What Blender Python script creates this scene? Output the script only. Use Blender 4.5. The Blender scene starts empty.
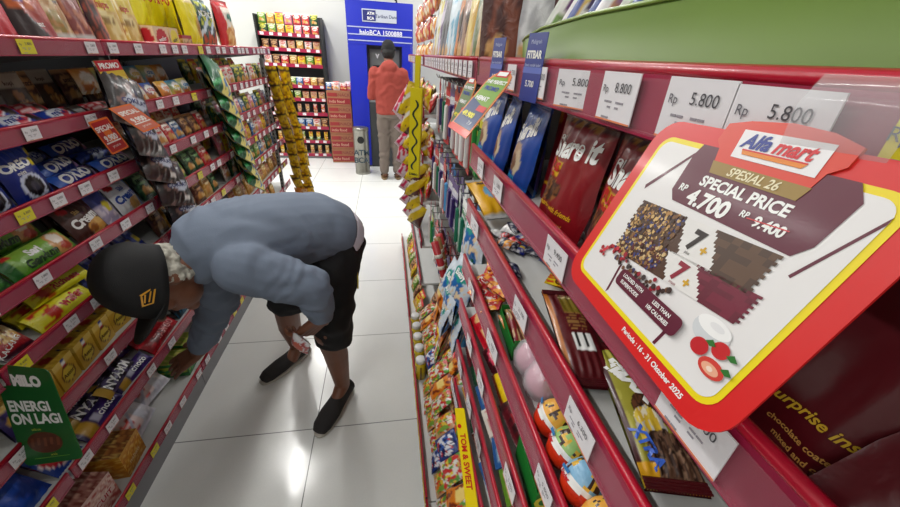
import bpy, bmesh, math, random
from mathutils import Vector, Matrix, Euler, noise
random.seed(7)
R = math.radians
col = bpy.context.scene.collection
ORD = ['first', 'second', 'third', 'fourth', 'fifth', 'sixth', 'seventh', 'eighth', 'ninth', 'tenth', 'eleventh', 'twelfth',
       'thirteenth', 'fourteenth', 'fifteenth', 'sixteenth', 'seventeenth', 'eighteenth', 'nineteenth', 'twentieth']
ORD += ['twenty-' + o for o in ORD[:9]] + ['thirtieth'] + ['thirty-' + o for o in ORD[:9]]

# ---------------------------------------------------------------- materials
def lin(c):
    return tuple(((x/255)/12.92 if x/255 <= .04045 else (((x/255)+.055)/1.055)**2.4) for x in c)

def new_mat(name):
    m = bpy.data.materials.new(name); m.use_nodes = True
    return m, m.node_tree.nodes, m.node_tree.links, m.node_tree.nodes['Principled BSDF']

def printed(name, rough=.4, coat=0, bump=0, bscale=60, metal=0, alpha=None, spec=.5):
    m, n, l, b = new_mat(name)
    a = n.new('ShaderNodeAttribute'); a.attribute_name = 'Col'
    l.new(a.outputs['Color'], b.inputs['Base Color'])
    b.inputs['Roughness'].default_value = rough; b.inputs['Coat Weight'].default_value = coat
    b.inputs['Coat Roughness'].default_value = .12; b.inputs['Metallic'].default_value = metal
    b.inputs['Specular IOR Level'].default_value = spec
    if alpha is not None: b.inputs['Alpha'].default_value = alpha
    if bump:
        t = n.new('ShaderNodeTexCoord'); z = n.new('ShaderNodeTexNoise'); bp = n.new('ShaderNodeBump')
        z.inputs['Scale'].default_value = bscale; z.inputs['Detail'].default_value = 3
        z.inputs['Distortion'].default_value = 1.2
        bp.inputs['Strength'].default_value = bump; bp.inputs['Distance'].default_value = .004
        l.new(t.outputs['Object'], z.inputs['Vector']); l.new(z.outputs['Fac'], bp.inputs['Height'])
        l.new(bp.outputs['Normal'], b.inputs['Normal'])
    return m

def plain(name, c, rough=.5, metal=0, alpha=None, nscale=None, namp=.12, bump=0, bscale=100, coat=0, emit=None, trans=0):
    m, n, l, b = new_mat(name)
    b.inputs['Base Color'].default_value = (*lin(c), 1); b.inputs['Roughness'].default_value = rough
    b.inputs['Metallic'].default_value = metal; b.inputs['Coat Weight'].default_value = coat
    if trans: b.inputs['Transmission Weight'].default_value = trans
    if alpha is not None: b.inputs['Alpha'].default_value = alpha
    if emit:
        b.inputs['Emission Color'].default_value = (*lin(c), 1); b.inputs['Emission Strength'].default_value = emit
    t = n.new('ShaderNodeTexCoord')
    if nscale:
        z = n.new('ShaderNodeTexNoise'); z.inputs['Scale'].default_value = nscale; z.inputs['Detail'].default_value = 4
        mx = n.new('ShaderNodeMix'); mx.data_type = 'RGBA'
        mx.inputs[6].default_value = (*[x*(1-namp) for x in lin(c)], 1); mx.inputs[7].default_value = (*[min(1, x*(1+namp)) for x in lin(c)], 1)
        l.new(t.outputs['Object'], z.inputs['Vector']); l.new(z.outputs['Fac'], mx.inputs[0]); l.new(mx.outputs[2], b.inputs['Base Color'])
    if bump:
        z = n.new('ShaderNodeTexNoise'); bp = n.new('ShaderNodeBump'); z.inputs['Scale'].default_value = bscale; z.inputs['Detail'].default_value = 4
        bp.inputs['Strength'].default_value = bump; bp.inputs['Distance'].default_value = .003
        l.new(t.outputs['Object'], z.inputs['Vector']); l.new(z.outputs['Fac'], bp.inputs['Height']); l.new(bp.outputs['Normal'], b.inputs['Normal'])
    return m

M = {
 'foil': printed('foil_print', .36, .15, .55, 45),
 'soft': printed('soft_plastic_print', .38, .25, .35, 30),
 'carton': printed('carton_print', .45, .15),
 'card': printed('card_print', .4, .2),
 'clear': printed('clear_wrap_print', .12, .6, .6, 40, alpha=.42),
 'rail': plain('maroon_rail', (150, 20, 60), .35, coat=.15, nscale=8, namp=.08),
 'railr': plain('plum_rail', (152, 28, 64), .35, coat=.15, nscale=8, namp=.08),
 'lip': plain('red_rail_lip', (178, 14, 44), .3, coat=.3),
 'label': printed('label_card', .5, .1),
 'shelf': plain('white_shelf_metal', (205, 206, 204), .4, nscale=30, namp=.05),
 'back': plain('grey_back_panel', (58, 60, 63), .55, nscale=20, namp=.06),
 'upright': plain('painted_upright', (122, 124, 124), .4),
 'slot': plain('dark_slot', (15, 15, 16), .8),
 'plinth': plain('grey_plinth', (120, 120, 124), .45, nscale=20),
 'wire': plain('wire_chrome', (190, 192, 195), .25, metal=.9),
 'film': plain('clear_film', (225, 228, 232), .15, alpha=.04),
 'film2': plain('clear_plastic_arm', (225, 228, 232), .08, alpha=.3),
 'white': plain('white_plastic', (228, 228, 226), .4),
 'black': plain('black_plastic', (14, 14, 15), .5),
}

# ---------------------------------------------------------------- mesh builder
class MB:
    def __init__(s): s.V = []; s.F = []; s.C = []; s.I = []; s.S = []
    def add(s, V, F, c=(200, 200, 200), i=0, smooth=False):
        o = len(s.V); s.V += [tuple(v) for v in V]
        many = isinstance(c, list)
        for k, f in enumerate(F):
            s.F.append([o+q for q in f]); s.C.append(c[k] if many else c); s.I.append(i); s.S.append(smooth)
        return s
    def box(s, a, b, c=(200, 200, 200), i=0, ch=0, cols=None):
        (x0, y0, z0), (x1, y1, z1) = a, b
        if ch <= 0:
            V = [(x, y, z) for x in (x0, x1) for y in (y0, y1) for z in (z0, z1)]
            F = [(0, 1, 3, 2), (4, 6, 7, 5), (0, 4, 5, 1), (2, 3, 7, 6), (0, 2, 6, 4), (1, 5, 7, 3)]
            return s.add(V, F, cols if cols else c, i)
        m = bmesh.new(); bmesh.ops.create_cube(m, size=1)
        for v in m.verts: v.co = Vector(((x0+x1)/2+v.co.x*(x1-x0), (y0+y1)/2+v.co.y*(y1-y0), (z0+z1)/2+v.co.z*(z1-z0)))
        bmesh.ops.bevel(m, geom=m.edges[:]+m.verts[:], offset=ch, segments=2, affect='EDGES')
        m.verts.index_update()
        s.add([v.co for v in m.verts], [[v.index for v in f.verts] for f in m.faces], c, i); m.free(); return s
    def tube(s, pts, r, c=(200, 200, 200), i=0, n=10, cap=True):
        pts = [Vector(p) for p in pts]; rr = r if isinstance(r, (list, tuple)) else [r]*len(pts); V = []; F = []
        for k, p in enumerate(pts):
            d = (pts[min(k+1, len(pts)-1)]-pts[max(k-1, 0)]).normalized()
            a = d.orthogonal().normalized() if k == 0 else (a - d*a.dot(d)).normalized()
            b = d.cross(a)
            for j in range(n):
                t = 2*math.pi*j/n; V.append(p+(a*math.cos(t)+b*math.sin(t))*rr[k])
        for k in range(len(pts)-1):
            for j in range(n): F.append((k*n+j, k*n+(j+1) % n, (k+1)*n+(j+1) % n, (k+1)*n+j))
        if cap: F += [tuple(range(n))[::-1], tuple((len(pts)-1)*n+j for j in range(n))]
        return s.add(V, F, c, i, True)
    def lathe(s, prof, n=24, c=(200, 200, 200), i=0, o=(0, 0, 0), cf=None):
        V = []; F = []; C = []
        for (r, z) in prof:
            for j in range(n):
                t = 2*math.pi*j/n; V.append((o[0]+r*math.cos(t), o[1]+r*math.sin(t), o[2]+z))
        for k in range(len(prof)-1):
            for j in range(n):
                F.append((k*n+j, k*n+(j+1) % n, (k+1)*n+(j+1) % n, (k+1)*n+j))
                C.append(cf(2*math.pi*(j+.5)/n, (prof[k][1]+prof[k+1][1])/2) if cf else c)
        return s.add(V, F, C, i, True)
    def poly(s, pts, y, c, i=0):      # flat polygon in xz facing -y
        return s.add([(p[0], y, p[1]) for p in pts], [tuple(range(len(pts)))], c, i)
    def slab(s, pts, y0, y1, c, i=0):  # extruded polygon (xz), front y0 (smaller), back y1
        n = len(pts); V = [(p[0], y0, p[1]) for p in pts]+[(p[0], y1, p[1]) for p in pts]
        F = [tuple(range(n)), tuple(range(n, 2*n))[::-1]]+[(j, j+n, (j+1) % n+n, (j+1) % n) for j in range(n)]
        return s.add(V, F, c, i)
    def text(s, t, h, x, z, c, f=None, y=0, rot=0, i=0, shear=0, bold=0, al='CENTER', sx=1):
        V, F = text_geo(t, bold, shear)
        w = max((v[0] for v in V), default=0)
        ox = {'CENTER': -w/2, 'LEFT': 0, 'RIGHT': -w}[al]
        ca, sa = math.cos(rot), math.sin(rot); W = []
        for (a, b) in V:
            a = (a+ox)*h*sx; b = (b-.5)*h; px = x+a*ca-b*sa; pz = z+a*sa+b*ca
            W.append((px, (f(px, pz) if f else 0)+y, pz))
        return s.add(W, F, c, i)
    def mesh(s, name, mats):
        me = bpy.data.meshes.new(name); me.from_pydata(s.V, [], s.F)
        for m in mats: me.materials.append(m)
        me.polygons.foreach_set('material_index', s.I); me.polygons.foreach_set('use_smooth', s.S)
        ca = me.color_attributes.new('Col', 'FLOAT_COLOR', 'CORNER'); buf = []; cache = {}
        for f, c in zip(s.F, s.C):
            for cc in (c if isinstance(c, list) else (c,)*len(f)):
                q = cache.get(cc)
                if q is None: q = cache[cc] = [*lin(cc), 1.0]
                buf += q
        ca.data.foreach_set('color', buf); me.update(); return me
    def build(s, name, mats, parent=None, loc=None, rot=None):
        if not isinstance(mats, (list, tuple)): mats = [mats]
        o = bpy.data.objects.new(name, s.mesh(name, mats)); col.objects.link(o)
        if parent: o.parent = parent
        if loc: o.location = loc
        if rot: o.rotation_euler = rot
        return o

_TG = {}
def text_geo(t, bold=0, shear=0):
    k = (t, bold, shear)
    if k in _TG: return _TG[k]
    cu = bpy.data.curves.new('t', 'FONT'); cu.body = t; cu.size = 1; cu.offset = bold; cu.shear = shear; cu.resolution_u = 3; cu.space_line = .95
    ob = bpy.data.objects.new('t', cu); col.objects.link(ob)
    me = bpy.data.meshes.new_from_object(ob.evaluated_get(bpy.context.evaluated_depsgraph_get()))
    V = [(v.co.x/.7, v.co.y/.7) for v in me.vertices]; F = [tuple(p.vertices) for p in me.polygons]
    bpy.data.objects.remove(ob); bpy.data.curves.remove(cu); bpy.data.meshes.remove(me)
    x0 = min((v[0] for v in V), default=0); V = [(a-x0, b) for a, b in V]
    _TG[k] = (V, F); return _TG[k]

def empty(name, loc=(0, 0, 0), rot=None):
    o = bpy.data.objects.new(name, None); col.objects.link(o); o.location = loc; o.empty_display_size = .05
    if rot: o.rotation_euler = rot
    return o
def tag(o, label=None, cat=None, group=None, kind=None):
    if label: o['label'] = label
    if cat: o['category'] = cat
    if group: o['group'] = group
    if kind: o['kind'] = kind
    return o
def copy_tree(o, parent=None):
    c = o.copy(); col.objects.link(c); c.parent = parent
    for ch in list(o.children): copy_tree(ch, c)
    return c

# ---------------------------------------------------------------- print designs
def hsh(a, b, s=0):
    x = math.sin(a*127.1+b*311.7+s*74.7)*43758.5453
    return x-math.floor(x)
def paint(spec, u, v, seed=0):
    c = spec['bg']
    for s in spec.get('sh', ()):
        k = s[0]
        if k == 'r':
            if s[1] <= u <= s[3] and s[2] <= v <= s[4]: c = s[5]
        elif k == 'e':
            if ((u-s[1])/s[3])**2+((v-s[2])/s[4])**2 <= 1: c = s[5]
        elif k == 'b':
            t = s[1]*u+s[2]*v
            if s[3] <= t <= s[4]: c = s[5]
        elif k == 'g':
            t = min(1, max(0, (v-s[2])/(s[3]-s[2]))); c = tuple(int(c[q]*(1-t)+s[1][q]*t) for q in range(3))
        elif k == 'n':
            if s[1] <= u <= s[3] and s[2] <= v <= s[4] and noise.noise(Vector((u*s[5], v*s[5], seed+s[6]*3.1))) > s[6]: c = s[7]
        elif k == 't':
            if s[1] <= u <= s[3] and s[2] <= v <= s[4]:
                t = (v-s[2])/(s[4]-s[2])*s[5]; row = int(t)
                if .25 < t-row < .8 and hsh(int(u*26), row, 3) > .3 and u < s[3]-hsh(row, 5)*.15: c = s[6]
        elif k == 'c':   # clusters: small chips of many colours inside an ellipse
            if ((u-s[1])/s[3])**2+((v-s[2])/s[4])**2 <= 1+.25*noise.noise(Vector((u*9, v*9, 2))):
                wu = u*s[6]+1.1*noise.noise(Vector((u*s[6]*.8, v*s[6]*.8, 3))); wv = v*s[6]+1.1*noise.noise(Vector((u*s[6]*.8, v*s[6]*.8, 9))); c = s[5][int(hsh(int(wu+9), int(wv+9), 1)*len(s[5]))]
    return c

class Kind:
    """a packaged product: list of (part name, mesh, [materials]); the first is the body"""
    def __init__(s, name, parts, w, h, d): s.name = name; s.parts = parts; s.w = w; s.h = h; s.d = d; s.proto = None

def pouch(name, w, h, d, spec, n=(16, 20), mat='foil', stand=False, seal=.07, texts=(), wrinkle=1., split=False, crimp=True, back=None, waist=.03):
    seed = hsh(len(name), w*100, h*10)*20
    def T(x, z):
        u = min(1, max(0, x/w+.5)); v = min(1, max(0, z/h)); a = max(0., 1-abs(2*u-1)**2.6)**.75
        t1 = 1-seal
        if v >= t1: return .0008
        if stand: b = max(0, 1-(v/t1)**1.6)**.62
        else:
            if v <= seal: return .0008
            q = (v-seal)/(t1-seal); b = max(0., 4*q*(1-q))**.45
        r = .0008+d/2*a*b
        ed = min(1, 3.2*(t1-v)) if stand else min(1, 3.2*min(t1-v, v-seal))
        r += wrinkle*d*.10*noise.noise(Vector((x*60+seed, z*22, seed)))*(a*b)**.5
        r += wrinkle*d*.09*math.sin(x*2*math.pi/(w*.16)+seed)*max(0, 1-ed)*(a*b)**.5
        return max(.0008, r)
    def X(u, v):
        q = 1-waist*math.sin(math.pi*v)*1.0
        if stand: q = 1-waist*math.sin(math.pi*v)+(.0 if v > .3 else -.25*(0.3-v)*abs(2*u-1)**6)
        return (u-.5)*w*q
    b = MB(); nx, nz = n
    for side in (-1, 1):
        V = []; F = []; C = []
        for j in range(nz+1):
            v = j/nz
            for i in range(nx+1):
                u = i/nx; x = X(u, v); z = v*h
                if crimp and j == nz: z -= (i % 2)*h*.012
                if crimp and j == 0 and not stand: z += (i % 2)*h*.012
                V.append((x, side*T(x, v*h), z))
        sp = spec if side < 0 or back is None else back
        for j in range(nz):
            for i in range(nx):
                q = [j*(nx+1)+i, j*(nx+1)+i+1, (j+1)*(nx+1)+i+1, (j+1)*(nx+1)+i]
                F.append(q if side < 0 else q[::-1])
                pc = [paint(sp, (a_/nx if side < 0 else 1-a_/nx), b_/nz, seed) for a_, b_ in ((i, j), (i+1, j), (i+1, j+1), (i, j+1))]; C.append(pc if side < 0 else pc[::-1])
        b.add(V, F, C, 0, True)
    if stand:
        V = []; F = []
        for i in range(nx+1):
            x = X(i/nx, 0); V += [(x, -T(x, 0), 0), (x, T(x, 0), 0)]
        for i in range(nx): F.append((2*i, 2*i+1, 2*i+3, 2*i+2))
        b.add(V, F, spec['bg'])
    ft = lambda x, z: -T(x, z)-.0009
    parts = []
    tb = MB()
    for t in texts:   # (string, u, v, cap height (of h), colour, opts)
        o = t[5] if len(t) > 5 else {}
        tb.text(t[0], t[3]*h, (t[1]-.5)*w, t[2]*h, t[4], ft, rot=o.get('rot', 0), shear=o.get('shear', 0), bold=o.get('bold', .02), sx=o.get('sx', 1), y=o.get('y', 0))
    if texts and not split: b.add(tb.V, tb.F, tb.C)
    parts.append((name, b.mesh(name, [M[mat]]), None))
    if texts and split: parts.append(('lettering', tb.mesh('lettering', [M['card']]), None))
    if split:
        for nm, z0, z1 in ((('top_seal', h*(1-seal*.85), h*1.004),) if stand else (('top_seal', h*(1-seal*.85), h*1.004), ('bottom_seal', -h*.004, h*seal*.85))):
            m = MB(); V = []; F = []; k = 8
            for side in (-1, 1):
                o = len(V)
                for j in range(k+1):
                    for i in range(nx+1):
                        u = i/nx; v = (z0+(z1-z0)*j/k); V.append((X(u, v/h)*1.004, side*(.0016+.0006*(j % 2)), v))
                for j in range(k):
                    for i in range(nx):
                        q = [o+j*(nx+1)+i, o+j*(nx+1)+i+1, o+(j+1)*(nx+1)+i+1, o+(j+1)*(nx+1)+i]; F.append(q if side < 0 else q[::-1])
            m.add(V, F, spec.get('seal', tuple(int(q*.9) for q in spec['bg'])))
            parts.append((nm, m.mesh(nm, [M['foil']]), None))
    return Kind(name, parts, w, h, d)

def carton(name, w, h, d, spec, side=None, top=None, n=(16, 16), mat='carton', texts=(), topt=(), sidet=(), ch=.0):
    """box: front face -y painted with spec, ends (+-x) side, top/bottom top"""
    b = MB(); side = side or spec; top = top or spec
    def grid(P, sp, nx, nz, fl=False):
        V = []; F = []; C = []
        for j in range(nz+1):
            for i in range(nx+1): V.append(P(i/nx, j/nz))
        for j in range(nz):
            for i in range(nx):
                q = [j*(nx+1)+i, j*(nx+1)+i+1, (j+1)*(nx+1)+i+1, (j+1)*(nx+1)+i]; F.append(q); C.append([paint(sp, a_/nx, b_/nz) for a_, b_ in ((i, j), (i+1, j), (i+1, j+1), (i, j+1))])
        b.add(V, F, C)
    nx, nz = n; W = w/2
    grid(lambda u, v: ((u-.5)*w, 0, v*h), spec, nx, nz)
    grid(lambda u, v: ((.5-u)*w, d, v*h), spec, max(2, nx//3), max(2, nz//3))
    grid(lambda u, v: (W, u*d, v*h), side, max(2, nx//2), nz)
    grid(lambda u, v: (-W, (1-u)*d, v*h), side, max(2, nx//2), nz)
    grid(lambda u, v: ((u-.5)*w, v*d, h), top, nx, max(2, nx//2))
    b.add([(-W, 0, 0), (W, 0, 0), (W, d, 0), (-W, d, 0)], [(0, 3, 2, 1)], spec['bg'])
    for t in texts:
        o = t[5] if len(t) > 5 else {}
        b.text(t[0], t[3]*h, (t[1]-.5)*w, t[2]*h, t[4], y=-.0006, rot=o.get('rot', 0), shear=o.get('shear', 0), bold=o.get('bold', .02), sx=o.get('sx', 1))
    for t in topt:
        o = t[5] if len(t) > 5 else {}
        q = MB(); q.text(t[0], t[3]*d, (t[1]-.5)*w, t[2]*d, t[4], rot=o.get('rot', 0), shear=o.get('shear', 0), bold=o.get('bold', .02), sx=o.get('sx', 1))
        b.add([(x, z, h+.0006) for x, y, z in q.V], q.F, t[4])
    return Kind(name, [(name, b.mesh(name, [M[mat]]), None)], w, h, d)

NOBJ = [0]
def put(k, loc, rot=(0, 0, 0), label=None, cat='snack pack', group=None, s=1, name=None):
    if k.proto is None:
        root = bpy.data.objects.new(k.name, k.parts[0][1]); col.objects.link(root)
        for nm, me, ex in k.parts[1:]:
            c = bpy.data.objects.new(nm, me); col.objects.link(c); c.parent = root
        k.proto = root; o = root
    else: o = copy_tree(k.proto)
    if name: o.name = name
    o.location = loc; o.rotation_mode = 'XYZ'; o.rotation_euler = rot
    if s != 1: o.scale = (s, s, s)
    for q in ('group',):
        if q in o: del o[q]
    tag(o, label, cat, group); NOBJ[0] += 1
    return o
YL, YR = R(90), R(-90)   # yaw of packs facing the aisle from the left and from the right unit
# ---------------------------------------------------------------- camera (height, pitch and yaw measured from the tile joints)
def set_camera():
    yaw, pitch, roll, h = R(10.4988), R(28.2248), R(3.37), 1.4747
    cy, sy = math.cos(yaw), math.sin(yaw)
    f0 = Vector((sy*math.cos(pitch), cy*math.cos(pitch), -math.sin(pitch))); r0 = Vector((cy, -sy, 0)); u0 = r0.cross(f0)
    r = r0*math.cos(roll)+u0*math.sin(roll); u = -r0*math.sin(roll)+u0*math.cos(roll)
    cd = bpy.data.cameras.new('camera'); cam = bpy.data.objects.new('camera', cd); col.objects.link(cam)
    cam.matrix_world = Matrix(((r.x, u.x, -f0.x, 0), (r.y, u.y, -f0.y, 0), (r.z, u.z, -f0.z, h), (0, 0, 0, 1)))
    cd.sensor_fit = 'HORIZONTAL'; cd.sensor_width = 36; cd.lens = 36*364.78/900; cd.clip_start = .01; cd.clip_end = 60
    bpy.context.scene.camera = cam
set_camera()

# ---------------------------------------------------------------- floor, walls, ceiling
def floor_mat():
    m, n, l, b = new_mat('glazed_floor_tile')
    g = n.new('ShaderNodeNewGeometry'); s = n.new('ShaderNodeSeparateXYZ'); l.new(g.outputs['Position'], s.inputs[0])
    ds = []
    for k, o in (('X', -.3487), ('Y', 1.1209)):
        a = n.new('ShaderNodeMath'); a.operation = 'SUBTRACT'; a.inputs[1].default_value = o-60; l.new(s.outputs[k], a.inputs[0])
        d = n.new('ShaderNodeMath'); d.operation = 'PINGPONG'; d.inputs[1].default_value = .3; l.new(a.outputs[0], d.inputs[0])
        ds.append(d)
    mn = n.new('ShaderNodeMath'); mn.operation = 'MINIMUM'; l.new(ds[0].outputs[0], mn.inputs[0]); l.new(ds[1].outputs[0], mn.inputs[1])
    st = n.new('ShaderNodeMapRange'); st.inputs[1].default_value = .0012; st.inputs[2].default_value = .0028; l.new(mn.outputs[0], st.inputs[0])
    z = n.new('ShaderNodeTexNoise'); z.inputs['Scale'].default_value = 9; z.inputs['Detail'].default_value = 8; z.inputs['Roughness'].default_value = .75; l.new(g.outputs['Position'], z.inputs['Vector'])
    z2 = n.new('ShaderNodeTexNoise'); z2.inputs['Scale'].default_value = 160; z2.inputs['Detail'].default_value = 3; l.new(g.outputs['Position'], z2.inputs['Vector'])
    cr = n.new('ShaderNodeMix'); cr.data_type = 'RGBA'; cr.inputs[6].default_value = (*lin((218, 220, 218)), 1); cr.inputs[7].default_value = (*lin((234, 235, 232)), 1)
    av = n.new('ShaderNodeMath'); av.operation = 'ADD'; l.new(z.outputs['Fac'], av.inputs[0]); l.new(z2.outputs['Fac'], av.inputs[1])
    hf = n.new('ShaderNodeMath'); hf.operation = 'MULTIPLY'; hf.inputs[1].default_value = .5; l.new(av.outputs[0], hf.inputs[0])
    l.new(hf.outputs[0], cr.inputs[0])
    mx = n.new('ShaderNodeMix'); mx.data_type = 'RGBA'; mx.inputs[6].default_value = (*lin((120, 122, 120)), 1)
    l.new(st.outputs[0], mx.inputs[0]); l.new(cr.outputs[2], mx.inputs[7]); l.new(mx.outputs[2], b.inputs['Base Color'])
    rr = n.new('ShaderNodeMapRange'); rr.inputs[1].default_value = .35; rr.inputs[2].default_value = .7; rr.inputs[3].default_value = .13; rr.inputs[4].default_value = .26
    l.new(z.outputs['Fac'], rr.inputs[0]); l.new(rr.outputs[0], b.inputs['Roughness']); b.inputs['Specular IOR Level'].default_value = .5
    bp = n.new('ShaderNodeBump'); bp.inputs['Strength'].default_value = .3; bp.inputs['Distance'].default_value = .002
    l.new(st.outputs[0], bp.inputs['Height']); l.new(bp.outputs['Normal'], b.inputs['Normal'])
    return m
wallm = plain('painted_wall', (206, 207, 203), .35, nscale=1.4, namp=.05)
ceilm = plain('ceiling_board', (222, 222, 220), .8, nscale=3, namp=.03)
X0, X1, Y0, Y1, H = -3.4, 2.6, -2.6, 6.2, 2.85
def slabs(name, a, b, m): return tag(MB().box(a, b, (220, 220, 218)).build(name, m), kind='structure')
slabs('floor', (X0, Y0, -.06), (X1, Y1, 0), floor_mat())
slabs('ceiling', (X0, Y0, H), (X1, Y1, H+.06), ceilm)
slabs('wall_back', (X0-.1, Y1, 0), (X1+.1, Y1+.1, H), wallm)
slabs('wall_front', (X0-.1, Y0-.1, 0), (X1+.1, Y0, H), wallm)
slabs('wall_left', (X0-.1, Y0, 0), (X0, Y1, H), wallm)
slabs('wall_right', (X1, Y0, 0), (X1+.1, Y1, H), wallm)
slabs('baseboard_back', (X0, Y1-.012, 0), (X1, Y1, .08), plain('skirting', (120, 122, 122), .5))

# ---------------------------------------------------------------- lamps on the ceiling
def lamp(x, y, power, L=1.2, rx=.07):
    t = empty('ceiling_light', (x, y, H-.001)); k = 'nearest' if y < 1 else 'far'
    tag(t, 'slim white tube light on ceiling, '+LAMPW[len(LAMPW)-1-NL[0]], 'ceiling light', 'tube lights on the ceiling'); NL[0] += 1
    MB().box((-.07, -L/2, -.04), (.07, L/2, 0), (230, 230, 230), ch=.006).build('fixture_body', M['white'], t)
    ld = bpy.data.lights.new('tube_lamp', 'AREA'); ld.shape = 'RECTANGLE'; ld.size = rx; ld.size_y = L; ld.energy = power; ld.color = (1, .985, .955)
    lo = bpy.data.objects.new('tube_lamp', ld); col.objects.link(lo); lo.parent = t; lo.location = (0, 0, -.045)
NL = [0]
LAMPW = ['%s, %s' % (b, a) for a in ('far aisle row', 'left shelf row', 'right shelf row') for b in ('last', 'third', 'second', 'first')]
for y, pw in ((-.9, 13), (1.0, 11), (3.1, 26), (4.9, 24)): lamp(-1.12, y, pw, 1.3)
for y, pw in ((-.9, 6), (1.2, 5), (3.1, 14), (4.9, 17)): lamp(.75, y, pw, 1.3)
for y, pw in ((-.9, 5), (1.2, 5), (3.1, 12), (5.0, 20)): lamp(-2.6, y, pw, 1.3)

# ---------------------------------------------------------------- shelving units
def label_mesh(price, c, w=.047, h=.034, lines=True):
    b = MB(); b.box((-w/2, -.0008, -h/2), (w/2, 0, h/2), c)
    b.text(price, h*.19, w*.14, h*.2, (74, 72, 78), y=-.0014)
    b.text('Rp', h*.15, -w*.34, h*.16, (96, 94, 102), y=-.0014)
    if c == (225, 222, 226): b.box((-w/2, -.0011, -h/2), (w/2, -.0008, -h/2+.0011), (222, 130, 90))
    for k in range(4):
        for q in range(6):
            if hsh(k, q, len(price)) > .25 and q < 6-k: b.box((-w*.42+q*w*.11, -.0012, -h*(.08+.11*k)-h*.04), (-w*.42+q*w*.11+w*.095, -.0008, -h*(.08+.11*k)), (150, 146, 154))
    return b.mesh('price_label', [M['label']])
PR = ['5.800', '8.800', '5.800', '5.800', '9.400', '3.500', '21.700', '6.300']
LM = {}
def lab(i, c, w=.047, h=.034):
    k = (i, c, w, h)
    if k not in LM: LM[k] = label_mesh(PR[i % len(PR)], c, w, h)
    return LM[k]
WHT, YEL = (225, 222, 226), (222, 210, 40)
RAILH = .042

def rail_part(parent, side, x, y0, y1, zt, mat, rh=RAILH):
    """price rail: a slim channel whose face looks at the aisle with a round lip along its top"""
    s = side  # -1: left unit, faces +x ; +1: right unit, faces -x
    f = -s; b = MB()
    b.box((min(x, x-f*.004), y0, zt-rh), (max(x, x-f*.004), y1, zt-.002), (130, 30, 60), 0)
    b.box((min(x+f*.002, x-f*.006), y0, zt-rh), (max(x+f*.002, x-f*.006), y1, zt-rh+.003), (130, 30, 60), 0)
    r = b.build('price_rail', mat, parent)
    b = MB(); b.tube([(x-f*.003, y0, zt-.003), (x-f*.003, y1, zt-.003)], .0042, (180, 20, 50), 0, 8)
    b.build('rail_lip', M['lip'], parent)
    b = MB(); b.box((min(x+f*.0026, x+f*.0032), y0+.002, zt-rh+.002), (max(x+f*.0026, x+f*.0032), y1-.002, zt-.008), (240, 240, 245)); b.build('clear_cover', M['film'], parent)

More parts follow.
